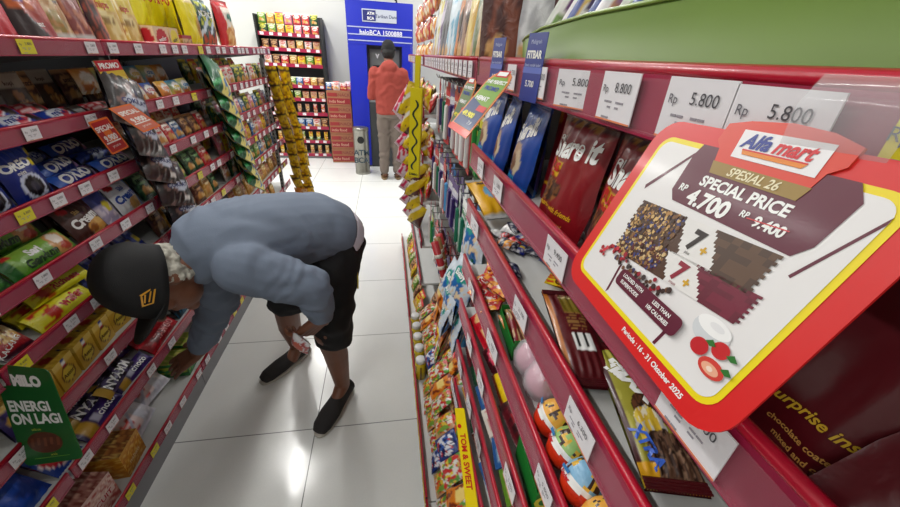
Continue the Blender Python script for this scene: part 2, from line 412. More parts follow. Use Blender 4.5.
def unit(label, side, y0, y1, backx, topz, shelves, base, rail, labels=None, frac=None, plinthx=None, partsback=True):
    t = empty('shelving_unit', (backx, (y0+y1)/2, 0)); tag(t, label, 'shelf unit', 'shelving units'); cy = (y0+y1)/2
    def P(b, n, m, par=t):
        b.V = [(v[0]-backx, v[1]-cy, v[2]) for v in b.V]; return b.build(n, m, par)
    f = -side
    b = MB(); b.box((min(backx, backx-f*.02), y0, .05), (max(backx, backx-f*.02), y1, topz), (120, 122, 124)); P(b, 'back_panel', M['back'])
    for yy in (y0+.004, y1-.034):
        b = MB(); b.box((min(backx+f*.002, backx+f*.03), yy, .0), (max(backx+f*.002, backx+f*.03), yy+.03, topz), (150, 152, 152), 0)
        z = .2
        while z < topz-.04:
            for q in (.008, .019):
                b.box((min(backx+f*.0302, backx+f*.031), yy+q-.002, z), (max(backx+f*.0302, backx+f*.031), yy+q+.002, z+.014), (15, 15, 15), 1)
            z += .028
        P(b, 'upright', [M['upright'], M['slot']])
    rng = random.Random(int(y0*100)+side*7)
    for zi, (zt, x, yy0, yy1) in enumerate(shelves):
        sh = MB(); zs = zt-.03
        sh.box((min(backx+f*.01, x-f*.006), yy0, zs-.012), (max(backx+f*.01, x-f*.006), yy1, zs), (205, 206, 204))
        so = P(sh, 'shelf', M['shelf'])
        class _p: pass
        n0 = len(bpy.data.objects)
        before = set(so.children)
        rail_part(so, side, x, yy0+.001, yy1-.001, zt, rail)
        for c in so.children: c.location = (-backx, -cy, 0)
        for br in (yy0+.006, yy1-.009):
            m = MB(); m.add([(backx+f*.02, br, zs-.012), (x-f*.03, br, zs-.012), (backx+f*.02, br, zs-.06), (backx+f*.02, br+.003, zs-.012), (x-f*.03, br+.003, zs-.012), (backx+f*.02, br+.003, zs-.06)],
                [(0, 1, 2), (3, 5, 4), (0, 3, 4, 1), (1, 4, 5, 2), (0, 2, 5, 3)]); P(m, 'bracket', M['upright'], so)
        ys = labels.get(zi) if labels and zi in labels else None
        if ys is None:
            ys = []; y = yy0+.04
            st = frac or .13
            while y < yy1-.03: ys.append((y, YEL if rng.random() < .1 else WHT, .045, .031, 0)); y += st*rng.uniform(.6, 1.45)
        for k, (y, c, w, h, tilt) in enumerate(ys):
            lo = bpy.data.objects.new('price_label', lab(zi*3+k, c, w, h)); col.objects.link(lo); lo.parent = so
            lo.location = (x+f*.004-backx, y-cy, zt-RAILH/2-.001); lo.rotation_euler = (0, 0, YL if f > 0 else YR)
            if tilt: lo.rotation_euler = (0, 0, (YL if f > 0 else YR)+tilt)
    zt, x = base
    b = MB(); b.box((min(backx, x-f*.006), y0, zt-.045), (max(backx, x-f*.006), y1, zt-.03), (205, 206, 204)); so = P(b, 'base_shelf', M['shelf'])
    rail_part(so, side, x, y0+.001, y1-.001, zt, rail)
    for c in so.children: c.location = (-backx, -cy, 0)
    y = y0+.05; k = 0
    while y < y1-.03:
        lo = bpy.data.objects.new('price_label', lab(k, YEL if rng.random() < .15 else WHT, .045, .031)); col.objects.link(lo); lo.parent = so
        lo.location = (x+f*.004-backx, y-cy, zt-RAILH/2-.001); lo.rotation_euler = (0, 0, YL if f > 0 else YR); y += .12*rng.uniform(.7, 1.3); k += 1
    px = x-f*.012
    b = MB(); b.box((min(px, px-f*.01), y0, 0), (max(px, px-f*.01), y1, zt-.045), (120, 120, 124)); P(b, 'kickplate', M['plinth'])
    b = MB(); b.box((min(backx-f*.02, backx+f*.03), y0+.002, 0), (max(backx-f*.02, backx+f*.03), y1-.002, .05), (80, 80, 84)); P(b, 'foot', M['plinth'])
    return t

LZ = [1.467, 1.283, 1.117, .965, .82, .645, .468]
LX = -.85
def lsh(y0, y1): return [(z, LX, y0, y1) for z in LZ]
LB = (.139, -.90)
unit('left shelving unit nearest the camera, its rails ending behind the green card', -1, -.02, .712, -1.245, 1.62, lsh(-.018, .710), LB, M['rail'])
unit('left shelving unit with the blue and green biscuit packs', -1, .716, 1.426, -1.245, 1.62, lsh(.718, 1.425), LB, M['rail'], frac=.155)
unit('left shelving unit with the dark chocolate packs hanging on its rail', -1, 1.43, 2.14, -1.245, 1.62, lsh(1.43, 2.139), LB, M['rail'])
unit('left shelving unit at the aisle end behind the bending man', -1, 2.146, 3.3, -1.245, 1.62, lsh(2.148, 3.295), LB, M['rail'], frac=.1)

RX = .163
RZ = [1.478, 1.329, 1.216, 1.084, .962, .83, .69]
rlab = {0: [(.32, WHT, .043, .030, .35), (.254, WHT, .044, .032, .0), (.182, WHT, .046, .032, 0), (.137, WHT, .045, .03, 0), (.087, YEL, .02, .03, 0), (.40, WHT, .03, .03, 0), (.50, WHT, .035, .03, 0), (.58, WHT, .035, .03, 0)],
        1: [(.503, WHT, .045, .03, 0), (.292, WHT, .046, .03, 0), (.108, WHT, .046, .03, 0), (.615, WHT, .04, .03, 0)],
        2: [(.35, WHT, .046, .028, 0), (.188, WHT, .046, .028, 0), (.62, WHT, .06, .028, 0)], 6: [(.70-.052*k, WHT, .045, .03, 0) for k in range(14)], 3: [(.435, WHT, .06, .028, 0), (.21, WHT, .04, .028, 0), (.6, WHT, .05, .028, 0)]}
unit('right shelving unit holding the promotion card, nearest the camera', 1, -.45, .715, .56, 1.62, [(z, RX, -.448, .714) for z in RZ], (.105, .098), M['railr'], rlab)
flab = {0: [(.76+k*.052, WHT, .036, .03, 0) for k in range(18)]}
unit('right shelving unit with hooks and the dense row of white labels', 1, .72, 1.74, .56, 1.62, [(1.478, RX, .722, 1.738), (1.2, .34, .722, 1.738), (.92, .34, .722, 1.738), (.66, .30, .722, 1.738), (.46, .26, .722, 1.738)], (.105, .098), M['railr'], flab)
unit('right shelving unit at the far end beside the cash machine', 1, 1.745, 2.9, .56, 1.62, [(z, RX, 1.747, 2.898) for z in (1.478, 1.27, 1.06, .85, .6, .36)], (.105, .098), M['railr'], frac=.08)

# back unit against the rear wall (faces the camera): built facing +x and turned
def back_unit():
    W = .80; t = empty('shelving_unit', (-1.24, 5.88, 0)); tag(t, 'shelving unit against the rear wall beside the stacked cartons', 'shelf unit', 'shelving units')
    w2 = W/2
    MB().box((-w2, .28, .03), (w2, .30, 1.86), (60, 58, 60)).build('back_panel', M['back'], t)
    for s in (-1, 1): MB().box((s*w2-.012, -.02, 0), (s*w2+.012, .3, 1.84), (40, 38, 40)).build('side_panel', M['black'], t)
    zs = BZ
    rng = random.Random(4)
    for z in zs:
        so = MB().box((-w2+.013, 0, z-.045), (w2-.013, .28, z-.03)).build('shelf', M['shelf'], t)
        MB().box((-w2+.013, -.008, z-.045), (w2-.013, -.002, z), (130, 25, 50)).build('price_rail', M['rail'], so)
        k = 0; x = -w2+.06
        while x < w2-.04:
            lo = bpy.data.objects.new('price_label', lab(k, WHT)); col.objects.link(lo); lo.parent = so; lo.location = (x, -.0095, z-.022); x += rng.uniform(.1, .17); k += 1
    MB().box((-w2+.013, .01, 0), (w2-.013, .03, .035), (60, 60, 62)).build('kickplate', M['plinth'], t)
BZ = [1.65, 1.475, 1.29, 1.03, .86, .665, .475, .275, .08]
back_unit()
# ---------------------------------------------------------------- packaged goods (all measured in metres)
W_ = (238, 238, 236); K_ = (18, 16, 18); RED = (190, 16, 34); MAR = (92, 8, 20); YE = (238, 214, 24); GLD = (206, 158, 62)
BRN = (70, 34, 22); BLU = (20, 44, 140); GRN = (24, 110, 42); PNK = (226, 120, 160); CRM = (226, 208, 160); ORG = (226, 110, 26)
COOK = [(196, 140, 70), (170, 110, 50), (120, 70, 34), (220, 176, 110)]
K = {}
def pk(key, *a, **k): K[key] = pouch(*a, **k)
def cb(key, *a, **k): K[key] = carton(*a, **k)
# left, top shelf
pk('berry', 'snack_bag', .15, .21, .05, dict(bg=(196, 14, 40), sh=[('g', (210, 30, 110), .25, .9), ('e', .35, .62, .42, .2, (214, 150, 90)), ('c', .35, .62, .36, .16, [(230, 190, 140), (206, 140, 80), (240, 210, 160), (196, 110, 70)], 22), ('r', 0, .1, 1, .14, (150, 8, 30))]),
   (26, 26), 'soft', True, texts=[('strawberry', .42, .3, .05, W_, {'bold': .01}), ('CRUNCH', .5, .88, .09, W_)])
pk('choco', 'snack_bag', .14, .21, .05, dict(bg=(150, 20, 30), sh=[('g', (196, 90, 26), .1, .9), ('b', 1, 1, 0, .72, (48, 30, 34)), ('n', 0, .45, 1, 1, 5, .05, (206, 100, 40)), ('e', .3, .6, .14, .1, (70, 90, 170)), ('r', 0, 0, .3, .1, (176, 16, 30))]), (22, 24), 'soft', True, texts=[('oat', .5, .28, .06, W_)])
pk('beige', 'snack_bag', .12, .21, .045, dict(bg=(206, 170, 120), sh=[('g', (226, 206, 170), .2, 1), ('r', 0, 0, 1, .18, (196, 196, 190)), ('e', .45, .34, .28, .14, (150, 128, 60)), ('e', .75, .55, .1, .07, (50, 28, 20)), ('n', .1, .2, .9, .8, 7, .12, (180, 130, 70))]), (20, 24), 'soft', True, texts=[('soya', .5, .85, .08, BRN)])
pk('rose', 'snack_bag', .11, .21, .045, dict(bg=(124, 50, 46), sh=[('g', (160, 84, 80), .2, 1), ('r', 0, 0, 1, .2, (190, 188, 184)), ('n', .1, .2, .9, .7, 6, .1, (190, 120, 90)), ('r', .2, .72, .8, .82, (200, 160, 150))]), (20, 24), 'soft', True)
pk('slimdark', 'snack_bag', .07, .2, .03, dict(bg=(60, 30, 28), sh=[('b', 1, 0, .7, 1, (206, 120, 60)), ('n', 0, 0, 1, 1, 8, .1, (150, 60, 40))]), (10, 18), 'soft', True)
pk('paley', 'snack_bag', .13, .2, .045, dict(bg=(226, 206, 140), sh=[('g', (236, 222, 170), .3, 1), ('n', 0, 0, 1, .6, 6, .1, (206, 170, 90)), ('r', .1, .6, .9, .8, (214, 190, 60)), ('t', .2, .35, .8, .5, 4, (150, 120, 60))]), (20, 20), 'soft', True, texts=[('chips', .5, .66, .1, (190, 40, 30))])
pk('goldy', 'snack_bag', .11, .2, .04, dict(bg=(214, 176, 60), sh=[('n', 0, 0, 1, 1, 6, .1, (240, 226, 160)), ('r', 0, .4, 1, .44, (160, 110, 20)), ('e', .5, .3, .25, .12, (186, 120, 40))]), (16, 20), 'soft', True)
pk('bigyellow', 'snack_bag', .18, .26, .07, dict(bg=(226, 218, 16), sh=[('g', (236, 230, 40), .2, 1), ('n', 0, 0, 1, 1, 5, .22, (214, 200, 10)), ('r', .15, .2, .9, .28, (196, 150, 30))]), (22, 26), 'foil', texts=[('POTATO', .5, .62, .1, RED)])
pk('bigchips', 'snack_bag', .17, .25, .07, dict(bg=(230, 214, 20), sh=[('e', .72, .4, .22, .2, (186, 140, 30)), ('e', .72, .4, .13, .12, (150, 100, 26)), ('r', 0, 0, 1, .12, (214, 196, 20)), ('r', .3, .78, 1, .9, (232, 210, 160))]), (22, 26), 'foil')
pk('dkgreen', 'snack_bag', .15, .24, .06, dict(bg=(12, 62, 48), sh=[('n', 0, .5, 1, .9, 6, .1, (190, 196, 40)), ('b', -.5, 1, .2, .32, (200, 214, 226)), ('n', .2, 0, 1, .4, 6, .12, (180, 70, 30)), ('b', -.5, 1, .5, .55, (120, 160, 190))]), (20, 26), 'foil', texts=[('NORI', .5, .7, .1, W_)])
pk('redwhite', 'snack_bag', .2, .26, .07, dict(bg=(222, 212, 200), sh=[('r', 0, 0, .3, 1, (196, 30, 40)), ('r', 0, .86, 1, 1, (186, 16, 30)), ('e', .62, .68, .15, .07, (30, 110, 90)), ('e', .55, .3, .34, .2, (196, 130, 60)), ('r', 0, 0, 1, .08, (180, 30, 30)), ('n', .3, .1, 1, .6, 8, .1, (226, 186, 120))]), (24, 26), 'foil', texts=[('Kanzler', .55, .92, .05, W_)])
cb('hexred', 'biscuit_box', .09, .085, .06, dict(bg=(222, 196, 160), sh=[('e', .5, .5, .38, .42, (186, 20, 40)), ('n', 0, 0, 1, .2, 6, .1, (160, 90, 40))]), texts=[('wafer', .5, .5, .18, W_, {'rot': .2})])
cb('hexyel', 'biscuit_box', .09, .085, .06, dict(bg=(214, 186, 140), sh=[('e', .5, .5, .38, .44, (222, 206, 26)), ('n', 0, 0, 1, .2, 6, .1, (160, 90, 40))]), texts=[('wafer', .5, .5, .18, (90, 90, 20), {'rot': .2})])
cb('palebox', 'biscuit_box', .1, .07, .06, dict(bg=(206, 176, 120), sh=[('n', 0, 0, 1, 1, 6, .1, (150, 110, 60)), ('r', 0, .8, 1, 1, (160, 30, 34))]), texts=[('roti', .5, .5, .2, RED)])
# left, second shelf
pk('coffee', 'coffee_pouch', .085, .12, .025, dict(bg=(70, 46, 36), sh=[('r', 0, .62, 1, .95, (176, 166, 150)), ('e', .45, .45, .2, .12, (176, 110, 50)), ('c', .6, .2, .35, .14, COOK, 20)]), (16, 18), 'soft', True, texts=[('kopi', .4, .75, .09, BRN)])
pk('bluewhite', 'biscuit_pack', .13, .06, .03, dict(bg=(24, 60, 160), sh=[('e', .4, .5, .28, .34, (226, 230, 240)), ('n', .4, 0, 1, 1, 5, .15, (200, 40, 60)), ('e', .8, .5, .12, .3, (50, 30, 24))]), (20, 10), 'foil', texts=[('milk', .38, .5, .3, BLU)])
pk('smallred', 'snack_pack', .11, .055, .03, dict(bg=(186, 20, 40), sh=[('n', 0, 0, 1, 1, 7, .12, (226, 200, 200)), ('e', .7, .4, .15, .3, (60, 30, 20))]), (16, 8), 'foil')
for nm, c1, c2 in (('mixorange', (226, 120, 40), (240, 190, 80)), ('mixblue', (60, 140, 200), (226, 200, 90)), ('mixwhite', (226, 224, 214), (206, 130, 40)), ('mixredblue', (190, 40, 50), (60, 110, 190)), ('mixyellow', (226, 200, 50), (60, 130, 180))):
    pk(nm, 'crisp_pack', .1, .085, .035, dict(bg=c1, sh=[('g', c2, .2, 1), ('e', .5, .62, .32, .22, (236, 234, 230)), ('n', 0, 0, 1, .45, 6, .0, (206, 140, 60)), ('e', .3, .25, .2, .16, (190, 110, 50)), ('e', .75, .3, .14, .14, (236, 220, 190))]), (14, 12), 'foil', texts=[('crisp', .5, .62, .2, c1, {'bold': .03})])
for nm, c1, c2 in (('pkgreen', (20, 70, 50), (206, 200, 60)), ('pkwhitered', (222, 216, 206), (190, 40, 40)), ('pkred', (190, 24, 34), (236, 226, 214)), ('pkbrown', (84, 44, 34), (196, 150, 100)), ('pklime', (96, 140, 40), (222, 222, 180)), ('pkdkleaf', (16, 56, 36), (120, 170, 110)),
      ('pkpink', (206, 110, 130), (236, 220, 220)), ('pkblue', (40, 90, 150), (220, 226, 226)), ('pkyel', (222, 196, 30), (190, 40, 30)), ('pkgold', (186, 134, 50), (236, 220, 170)), ('pktan', (196, 160, 120), (150, 60, 40))):
    pk(nm, 'snack_pack', .085, .115, .035, dict(bg=c1, sh=[('e', .5, .7, .36, .16, c2), ('n', .05, .08, .95, .5, 6, .02, tuple(int((a+b)/2) for a, b in zip(c1, c2))), ('e', .4, .3, .22, .14, (206, 150, 80)), ('e', .7, .26, .16, .1, (226, 190, 130)), ('r', 0, .92, 1, 1, c2)]), (12, 14), 'foil', texts=[('snack', .5, .7, .13, c1, {'bold': .03})])
# left, third shelf: blue cream biscuits
pk('oreo', 'biscuit_bag', .105, .145, .04, dict(bg=(14, 36, 120), sh=[('g', (20, 50, 150), .3, 1), ('e', .5, .3, .3, .22, (206, 214, 236)), ('e', .5, .3, .22, .17, (24, 22, 30)), ('e', .5, .3, .1, .08, (60, 60, 76)), ('e', .82, .2, .1, .07, (30, 26, 34)), ('e', .88, .68, .12, .07, (226, 206, 30))]), (26, 30), 'foil', split=True,
   texts=[('OREO', .42, .68, .13, W_, {'rot': .12, 'bold': .05}), ('mini', .4, .55, .06, W_, {'rot': .12})])
pk('oreoroll', 'biscuit_roll', .16, .055, .045, dict(bg=(18, 44, 138), sh=[('r', 0, 0, .12, 1, (40, 90, 190)), ('e', .8, .5, .1, .4, (28, 24, 30)), ('n', .0, .7, 1, 1, 5, .1, (60, 110, 210)), ('r', .86, .1, .98, .9, (190, 140, 190))]), (26, 10), 'foil', split=True, texts=[('OREO', .45, .5, .5, W_, {'bold': .05, 'rot': .06})])
pk('oreodark', 'biscuit_roll', .14, .05, .045, dict(bg=(24, 22, 34), sh=[('n', 0, 0, 1, 1, 6, .1, (30, 60, 150)), ('e', .5, .5, .2, .4, (190, 200, 220))]), (20, 8), 'foil', texts=[('OREO', .5, .5, .36, BLU)])
# left, fourth shelf
pk('sari', 'biscuit_pack', .21, .075, .045, dict(bg=(70, 132, 34), sh=[('g', (150, 186, 70), .0, 1), ('r', 0, 0, .12, 1, (26, 96, 30)), ('e', .8, .5, .16, .46, (206, 150, 90)), ('e', .8, .68, .1, .22, (236, 224, 210)), ('e', .84, .3, .1, .16, (176, 60, 40)), ('r', .1, .8, .22, .95, (190, 40, 40))]), (40, 18), 'foil', split=True,
   texts=[('Sari', .42, .68, .24, W_, {'bold': .05, 'shear': .1}), ('Gandum', .44, .36, .26, (30, 60, 30), {'bold': .05, 'shear': .1})])
pk('creamchoc', 'biscuit_bag', .13, .115, .035, dict(bg=(66, 30, 24), sh=[('e', .68, .22, .28, .2, (206, 150, 70)), ('e', .55, .2, .14, .1, (150, 90, 36)), ('e', .8, .32, .14, .1, (226, 180, 100)), ('e', .2, .85, .12, .08, (176, 20, 30))]), (26, 24), 'foil', split=True, texts=[('Cream', .5, .5, .22, W_, {'rot': .15, 'bold': .05}), ('Slai', .42, .72, .1, (226, 190, 120), {'rot': .15})])
pk('creamwhite', 'biscuit_bag', .12, .115, .035, dict(bg=(222, 226, 230), sh=[('e', .7, .2, .28, .2, (206, 160, 90)), ('e', .84, .3, .12, .1, (226, 190, 120)), ('e', .2, .85, .13, .09, (176, 20, 30)), ('r', .9, 0, 1, 1, (90, 130, 180))]), (26, 24), 'foil', split=True, texts=[('Cream', .5, .5, .22, (24, 70, 160), {'rot': .15, 'bold': .05}), ('Slai', .5, .74, .12, (30, 90, 180), {'rot': .15})])
pk('lilac', 'biscuit_bag', .08, .11, .03, dict(bg=(176, 166, 196), sh=[('r', 0, .6, 1, 1, (70, 80, 160)), ('e', .6, .5, .25, .16, (226, 210, 60)), ('n', 0, 0, 1, .5, 6, .1, (226, 214, 226))]), (14, 16), 'foil')
pk('greenbag', 'biscuit_pack', .16, .07, .05, dict(bg=(20, 62, 26), sh=[('n', 0, 0, 1, 1, 6, .1, (60, 120, 50)), ('r', .3, .3, .7, .5, (170, 190, 150))]), (16, 8), 'foil')
# left, fifth shelf: yellow wafer sticks, blue packs
pk('waferyel', 'wafer_pack', .18, .045, .03, dict(bg=(214, 206, 20), sh=[('n', .05, .1, .35, .9, 5, .0, (186, 90, 20)), ('r', .4, .2, .75, .8, (226, 222, 60)), ('e', .22, .5, .07, .35, (170, 40, 20))]), (24, 10), 'foil', texts=[('Richeese', .6, .5, .36, (186, 30, 20), {'bold': .04})])
pk('waferbig', 'wafer_pack', .19, .065, .035, dict(bg=(220, 212, 24), sh=[('n', .05, .1, .4, .9, 5, .05, (190, 40, 24)), ('r', .45, .15, .85, .85, (232, 226, 60))]), (26, 12), 'foil', texts=[('wafer', .66, .5, .36, (186, 30, 20), {'bold': .04})])
pk('bluegold', 'snack_pack', .05, .13, .03, dict(bg=(24, 40, 120), sh=[('n', 0, 0, 1, 1, 6, .05, (60, 80, 180)), ('e', .5, .35, .3, .14, (206, 186, 60)), ('r', .2, .6, .8, .75, (190, 196, 226))]), (10, 16), 'foil', texts=[('top', .5, .67, .08, BLU)])
pk('redcorn', 'snack_bag', .1, .15, .05, dict(bg=(160, 16, 30), sh=[('c', .6, .55, .4, .3, [(222, 196, 130), (196, 150, 70), (236, 222, 190), (130, 60, 30)], 14), ('r', 0, 0, 1, .12, (60, 10, 30)), ('n', 0, .8, 1, 1, 5, .1, (60, 30, 90))]), (22, 22), 'foil', texts=[('KACANG', .4, .22, .1, W_, {'rot': .35})])
# left, sixth shelf
cb('yelcup', 'wafer_box', .075, .085, .07, dict(bg=(206, 164, 50), sh=[('r', 0, .78, 1, 1, (222, 190, 90)), ('e', .5, .42, .34, .3, (90, 30, 24)), ('e', .5, .42, .28, .24, (226, 200, 70)), ('r', .42, .72, .58, .98, W_), ('r', .42, .9, .58, 1, (30, 50, 130)), ('r', .42, .72, .58, .8, RED)]), top=dict(bg=(210, 172, 60), sh=[('n', 0, 0, 1, 1, 6, .1, (190, 146, 40)), ('e', .5, .5, .2, .2, (170, 30, 30))]), texts=[('Astor', .5, .42, .14, BRN)])
pk('purplebox', 'snack_pack', .06, .1, .04, dict(bg=(50, 34, 96), sh=[('e', .5, .5, .36, .2, (196, 150, 50)), ('n', 0, 0, 1, 1, 6, .15, (30, 20, 40)), ('r', 0, .85, 1, 1, (200, 160, 50))]), (12, 14), 'foil')
pk('blackgold', 'snack_pack', .06, .1, .04, dict(bg=(26, 20, 22), sh=[('e', .5, .5, .34, .26, (206, 196, 170)), ('n', 0, 0, 1, 1, 6, .1, (60, 20, 24))]), (12, 14), 'foil')
# left, seventh shelf: bars
pk('violetbar', 'chocolate_bar', .17, .05, .025, dict(bg=(40, 26, 84), sh=[('r', .05, 0, .28, 1, (196, 150, 46)), ('n', .3, 0, 1, 1, 5, .1, (70, 40, 120)), ('e', .42, .5, .08, .3, (180, 176, 196))]), (22, 10), 'foil', texts=[('choco', .68, .5, .4, W_)])
pk('darkbar', 'chocolate_bar', .17, .05, .025, dict(bg=(24, 18, 30), sh=[('n', .1, 0, .9, 1, 7, .1, (90, 80, 120)), ('r', 0, 0, .15, 1, (190, 150, 50))]), (22, 10), 'foil', texts=[('NYAMM', .55, .5, .5, W_, {'bold': .04})])
pk('redbar', 'chocolate_bar', .2, .06, .035, dict(bg=(150, 10, 22), sh=[('n', 0, 0, 1, 1, 5, .15, (196, 20, 40)), ('r', .2, .3, .5, .7, (110, 8, 16))]), (18, 10), 'foil', texts=[('TANGO', .6, .5, .4, (210, 120, 120))])
pk('bluebag', 'snack_bag', .2, .12, .06, dict(bg=(16, 46, 120), sh=[('n', 0, 0, 1, 1, 4, .05, (20, 70, 170)), ('b', 1, 1, .3, .5, (30, 90, 190))]), (20, 12), 'foil')
pk('redbiscuit', 'biscuit_pack', .1, .16, .05, dict(bg=(30, 60, 140), sh=[('e', .5, .35, .46, .28, (236, 220, 214)), ('e', .5, .35, .42, .25, (186, 16, 34)), ('e', .6, .8, .3, .14, (150, 130, 40))]), (20, 22), 'foil', texts=[('Regal', .5, .35, .1, W_, {'bold': .05})])
pk('blackwhite', 'snack_pack', .09, .1, .04, dict(bg=(28, 26, 28), sh=[('e', .5, .55, .34, .26, (226, 220, 214)), ('e', .5, .55, .2, .14, (20, 18, 20)), ('n', 0, 0, 1, .3, 6, .1, (40, 110, 140))]), (14, 12), 'foil')
# left, base shelf: clear packed boxes
cb('redclear', 'snack_box', .13, .12, .16, dict(bg=(196, 140, 130), sh=[('n', 0, 0, 1, 1, 9, .05, (170, 70, 66)), ('n', 0, 0, 1, 1, 14, .2, (226, 200, 186)), ('r', 0, .9, 1, 1, (206, 170, 160)), ('t', .1, .15, .9, .85, 6, (206, 170, 160)), ('r', .06, .35, .94, .6, (214, 190, 184))]),
   top=dict(bg=(170, 110, 100), sh=[('n', 0, 0, 1, 1, 9, .05, (130, 60, 50)), ('n', 0, 0, 1, 1, 16, .2, (206, 160, 140))]), texts=[('BISCUIT', .5, .47, .16, (170, 30, 50))], n=(26, 26))
cb('orangeclear', 'snack_box', .115, .11, .13, dict(bg=(206, 140, 30), sh=[('n', 0, 0, 1, 1, 8, .05, (190, 116, 20)), ('n', 0, 0, 1, 1, 14, .22, (226, 186, 90)), ('r', 0, .9, 1, 1, (206, 150, 50))]),
   top=dict(bg=(176, 110, 50), sh=[('n', 0, 0, 1, 1, 9, .05, (130, 70, 34)), ('n', 0, 0, 1, 1, 16, .2, (210, 170, 90))]), texts=[('nabati', .5, .4, .16, (226, 200, 150))], n=(22, 22))
pk('whitebag', 'snack_bag', .15, .19, .07, dict(bg=(206, 206, 214), sh=[('n', 0, 0, 1, 1, 4, .1, (186, 188, 200)), ('r', .1, .1, .45, .5, (220, 200, 200)), ('t', .1, .1, .4, .45, 5, (190, 60, 50)), ('b', 1, -1, -.1, 0, (170, 172, 190))]), (20, 22), 'foil')
cb('greenyel', 'snack_box', .1, .075, .12, dict(bg=(30, 110, 50), sh=[('r', .1, .3, .9, .8, (190, 196, 60)), ('n', 0, 0, 1, 1, 6, .1, (60, 150, 80))]), top=dict(bg=(150, 170, 60), sh=[('r', 0, 0, 1, .3, (30, 110, 60)), ('n', 0, 0, 1, 1, 7, .1, (206, 190, 110))]), texts=[('TEH', .5, .55, .2, (30, 90, 40))])
pk('redyellowbag', 'snack_bag', .12, .2, .05, dict(bg=(160, 14, 40), sh=[('c', .62, .5, .26, .4, [(222, 196, 60), (206, 170, 40), (236, 226, 140), (160, 14, 40)], 9), ('r', 0, 0, .2, 1, (20, 50, 120))]), (22, 26), 'foil', texts=[('SEAWEED', .1, .5, .1, W_, {'rot': 1.57})])
# hanging, left
pk('darkhang', 'hanging_chocolate_pack', .13, .15, .045, dict(bg=(26, 15, 16), sh=[('n', 0, 0, 1, 1, 5, .12, (48, 28, 28)), ('e', .55, .42, .3, .12, (190, 196, 212)), ('r', .1, .92, 1, 1, (80, 64, 62)), ('n', 0, 0, 1, 1, 8, .36, (120, 90, 84)), ('r', .6, .1, .85, .2, (214, 206, 200))]), (22, 22), 'soft', texts=[('COKELAT', .5, .42, .08, (40, 50, 110), {'rot': .1})])
pk('greenhang', 'hanging_snack_bag', .14, .17, .05, dict(bg=(10, 84, 44), sh=[('b', -.6, 1, .05, .16, (40, 150, 80)), ('e', .7, .35, .3, .26, (60, 110, 170)), ('n', .4, .05, 1, .6, 6, .0, (226, 214, 120)), ('e', .72, .5, .16, .08, W_), ('b', -.6, 1, .78, .82, (190, 210, 200))]), (20, 20), 'foil', texts=[('jagung', .66, .5, .07, GRN)])
pk('goldhang', 'hanging_nut_pack', .1, .13, .04, dict(bg=(150, 120, 80), sh=[('c', .5, .5, .45, .45, [(206, 180, 120), (130, 96, 54), (226, 206, 160), (170, 130, 70)], 12)]), (16, 16), 'foil')
pk('yelhang', 'hanging_snack_pack', .07, .13, .03, dict(bg=(216, 180, 16), sh=[('n', 0, 0, 1, 1, 6, .1, (150, 100, 20)), ('r', 0, .8, 1, .9, (30, 24, 20))]), (8, 12), 'foil')
pk('orghang', 'hanging_snack_pack', .09, .12, .03, dict(bg=(214, 130, 40), sh=[('n', 0, 0, 1, 1, 6, .05, (236, 206, 160))]), (8, 12), 'foil')

# ---- right unit
pk('bluebeans', 'chocolate_bag', .105, .128, .04, dict(bg=(24, 66, 150), sh=[('g', (30, 84, 176), .2, 1), ('e', .45, .36, .26, .16, (180, 150, 120)), ('e', .55, .3, .2, .14, (206, 190, 160)), ('e', .38, .28, .13, .1, (120, 80, 50)), ('r', 0, 0, 1, .08, (20, 110, 190))]), (30, 30), 'soft', True, split=True, seal=.1, texts=[('Shareit', .5, .68, .2, W_, {'rot': .35, 'bold': .04, 'shear': .3, 'sx': .72}), ('Crispy Mix', .5, .13, .05, (40, 180, 226), {'shear': .3})])
def sharesp(ch): return dict(bg=(128, 10, 22), seal=(96, 8, 18), sh=[('r', 0, .89, 1, 1, (66, 14, 18)), ('c', .3, .33, .26, .11, [(60, 30, 18), (110, 66, 30), (40, 20, 12), (150, 96, 50)], 30), ('r', .13, .44, .42, .58, (214, 170, 20)), ('r', .13, .5, .42, .51, (150, 20, 20)), ('n', .15, .86, .85, .93, 9, .0, (160, 110, 40))])
SHT = [('Share it', .5, .72, .175, W_, {'rot': .12, 'bold': .035, 'shear': .3, 'sx': .88}), ('sharing with friends', .55, .2, .045, (222, 170, 30), {'shear': .35, 'bold': .02}), ('chocolate coated', .6, .1, .03, (206, 140, 40)), ('biscuit snack', .6, .06, .03, (206, 140, 40)), ('PILUS', .27, .53, .07, (190, 20, 20), {'bold': .05}), ('crunch', .27, .465, .04, (190, 20, 20), {'bold': .05})]
pk('shareit', 'chocolate_bag', .113, .132, .045, sharesp(0), (44, 48), 'soft', True, split=True, seal=.09, texts=SHT)
pk('redslim', 'chocolate_bag', .07, .128, .035, dict(bg=(130, 12, 26), sh=[('n', 0, .8, 1, 1, 6, .1, (206, 120, 40)), ('r', .8, 0, 1, 1, (96, 8, 18))]), (18, 24), 'soft', True, split=True, texts=[('Share', .55, .7, .12, W_, {'rot': 1.2, 'shear': .3}), ('with friends', .5, .2, .05, (222, 170, 30), {'shear': .3})])
pk('marbag', 'chocolate_bag', .12, .135, .05, dict(bg=(78, 5, 16), seal=(60, 4, 12), sh=[('n', 0, .75, 1, .95, 5, .1, (100, 8, 20))]), (30, 30), 'soft', True, split=True, texts=[('surprise inside', .62, .22, .042, (196, 160, 40), {'shear': .3, 'bold': .02}), ('chocolate coated peanut', .66, .12, .024, (190, 140, 70)), ('mixed and crunchy', .66, .07, .024, (190, 140, 70))])
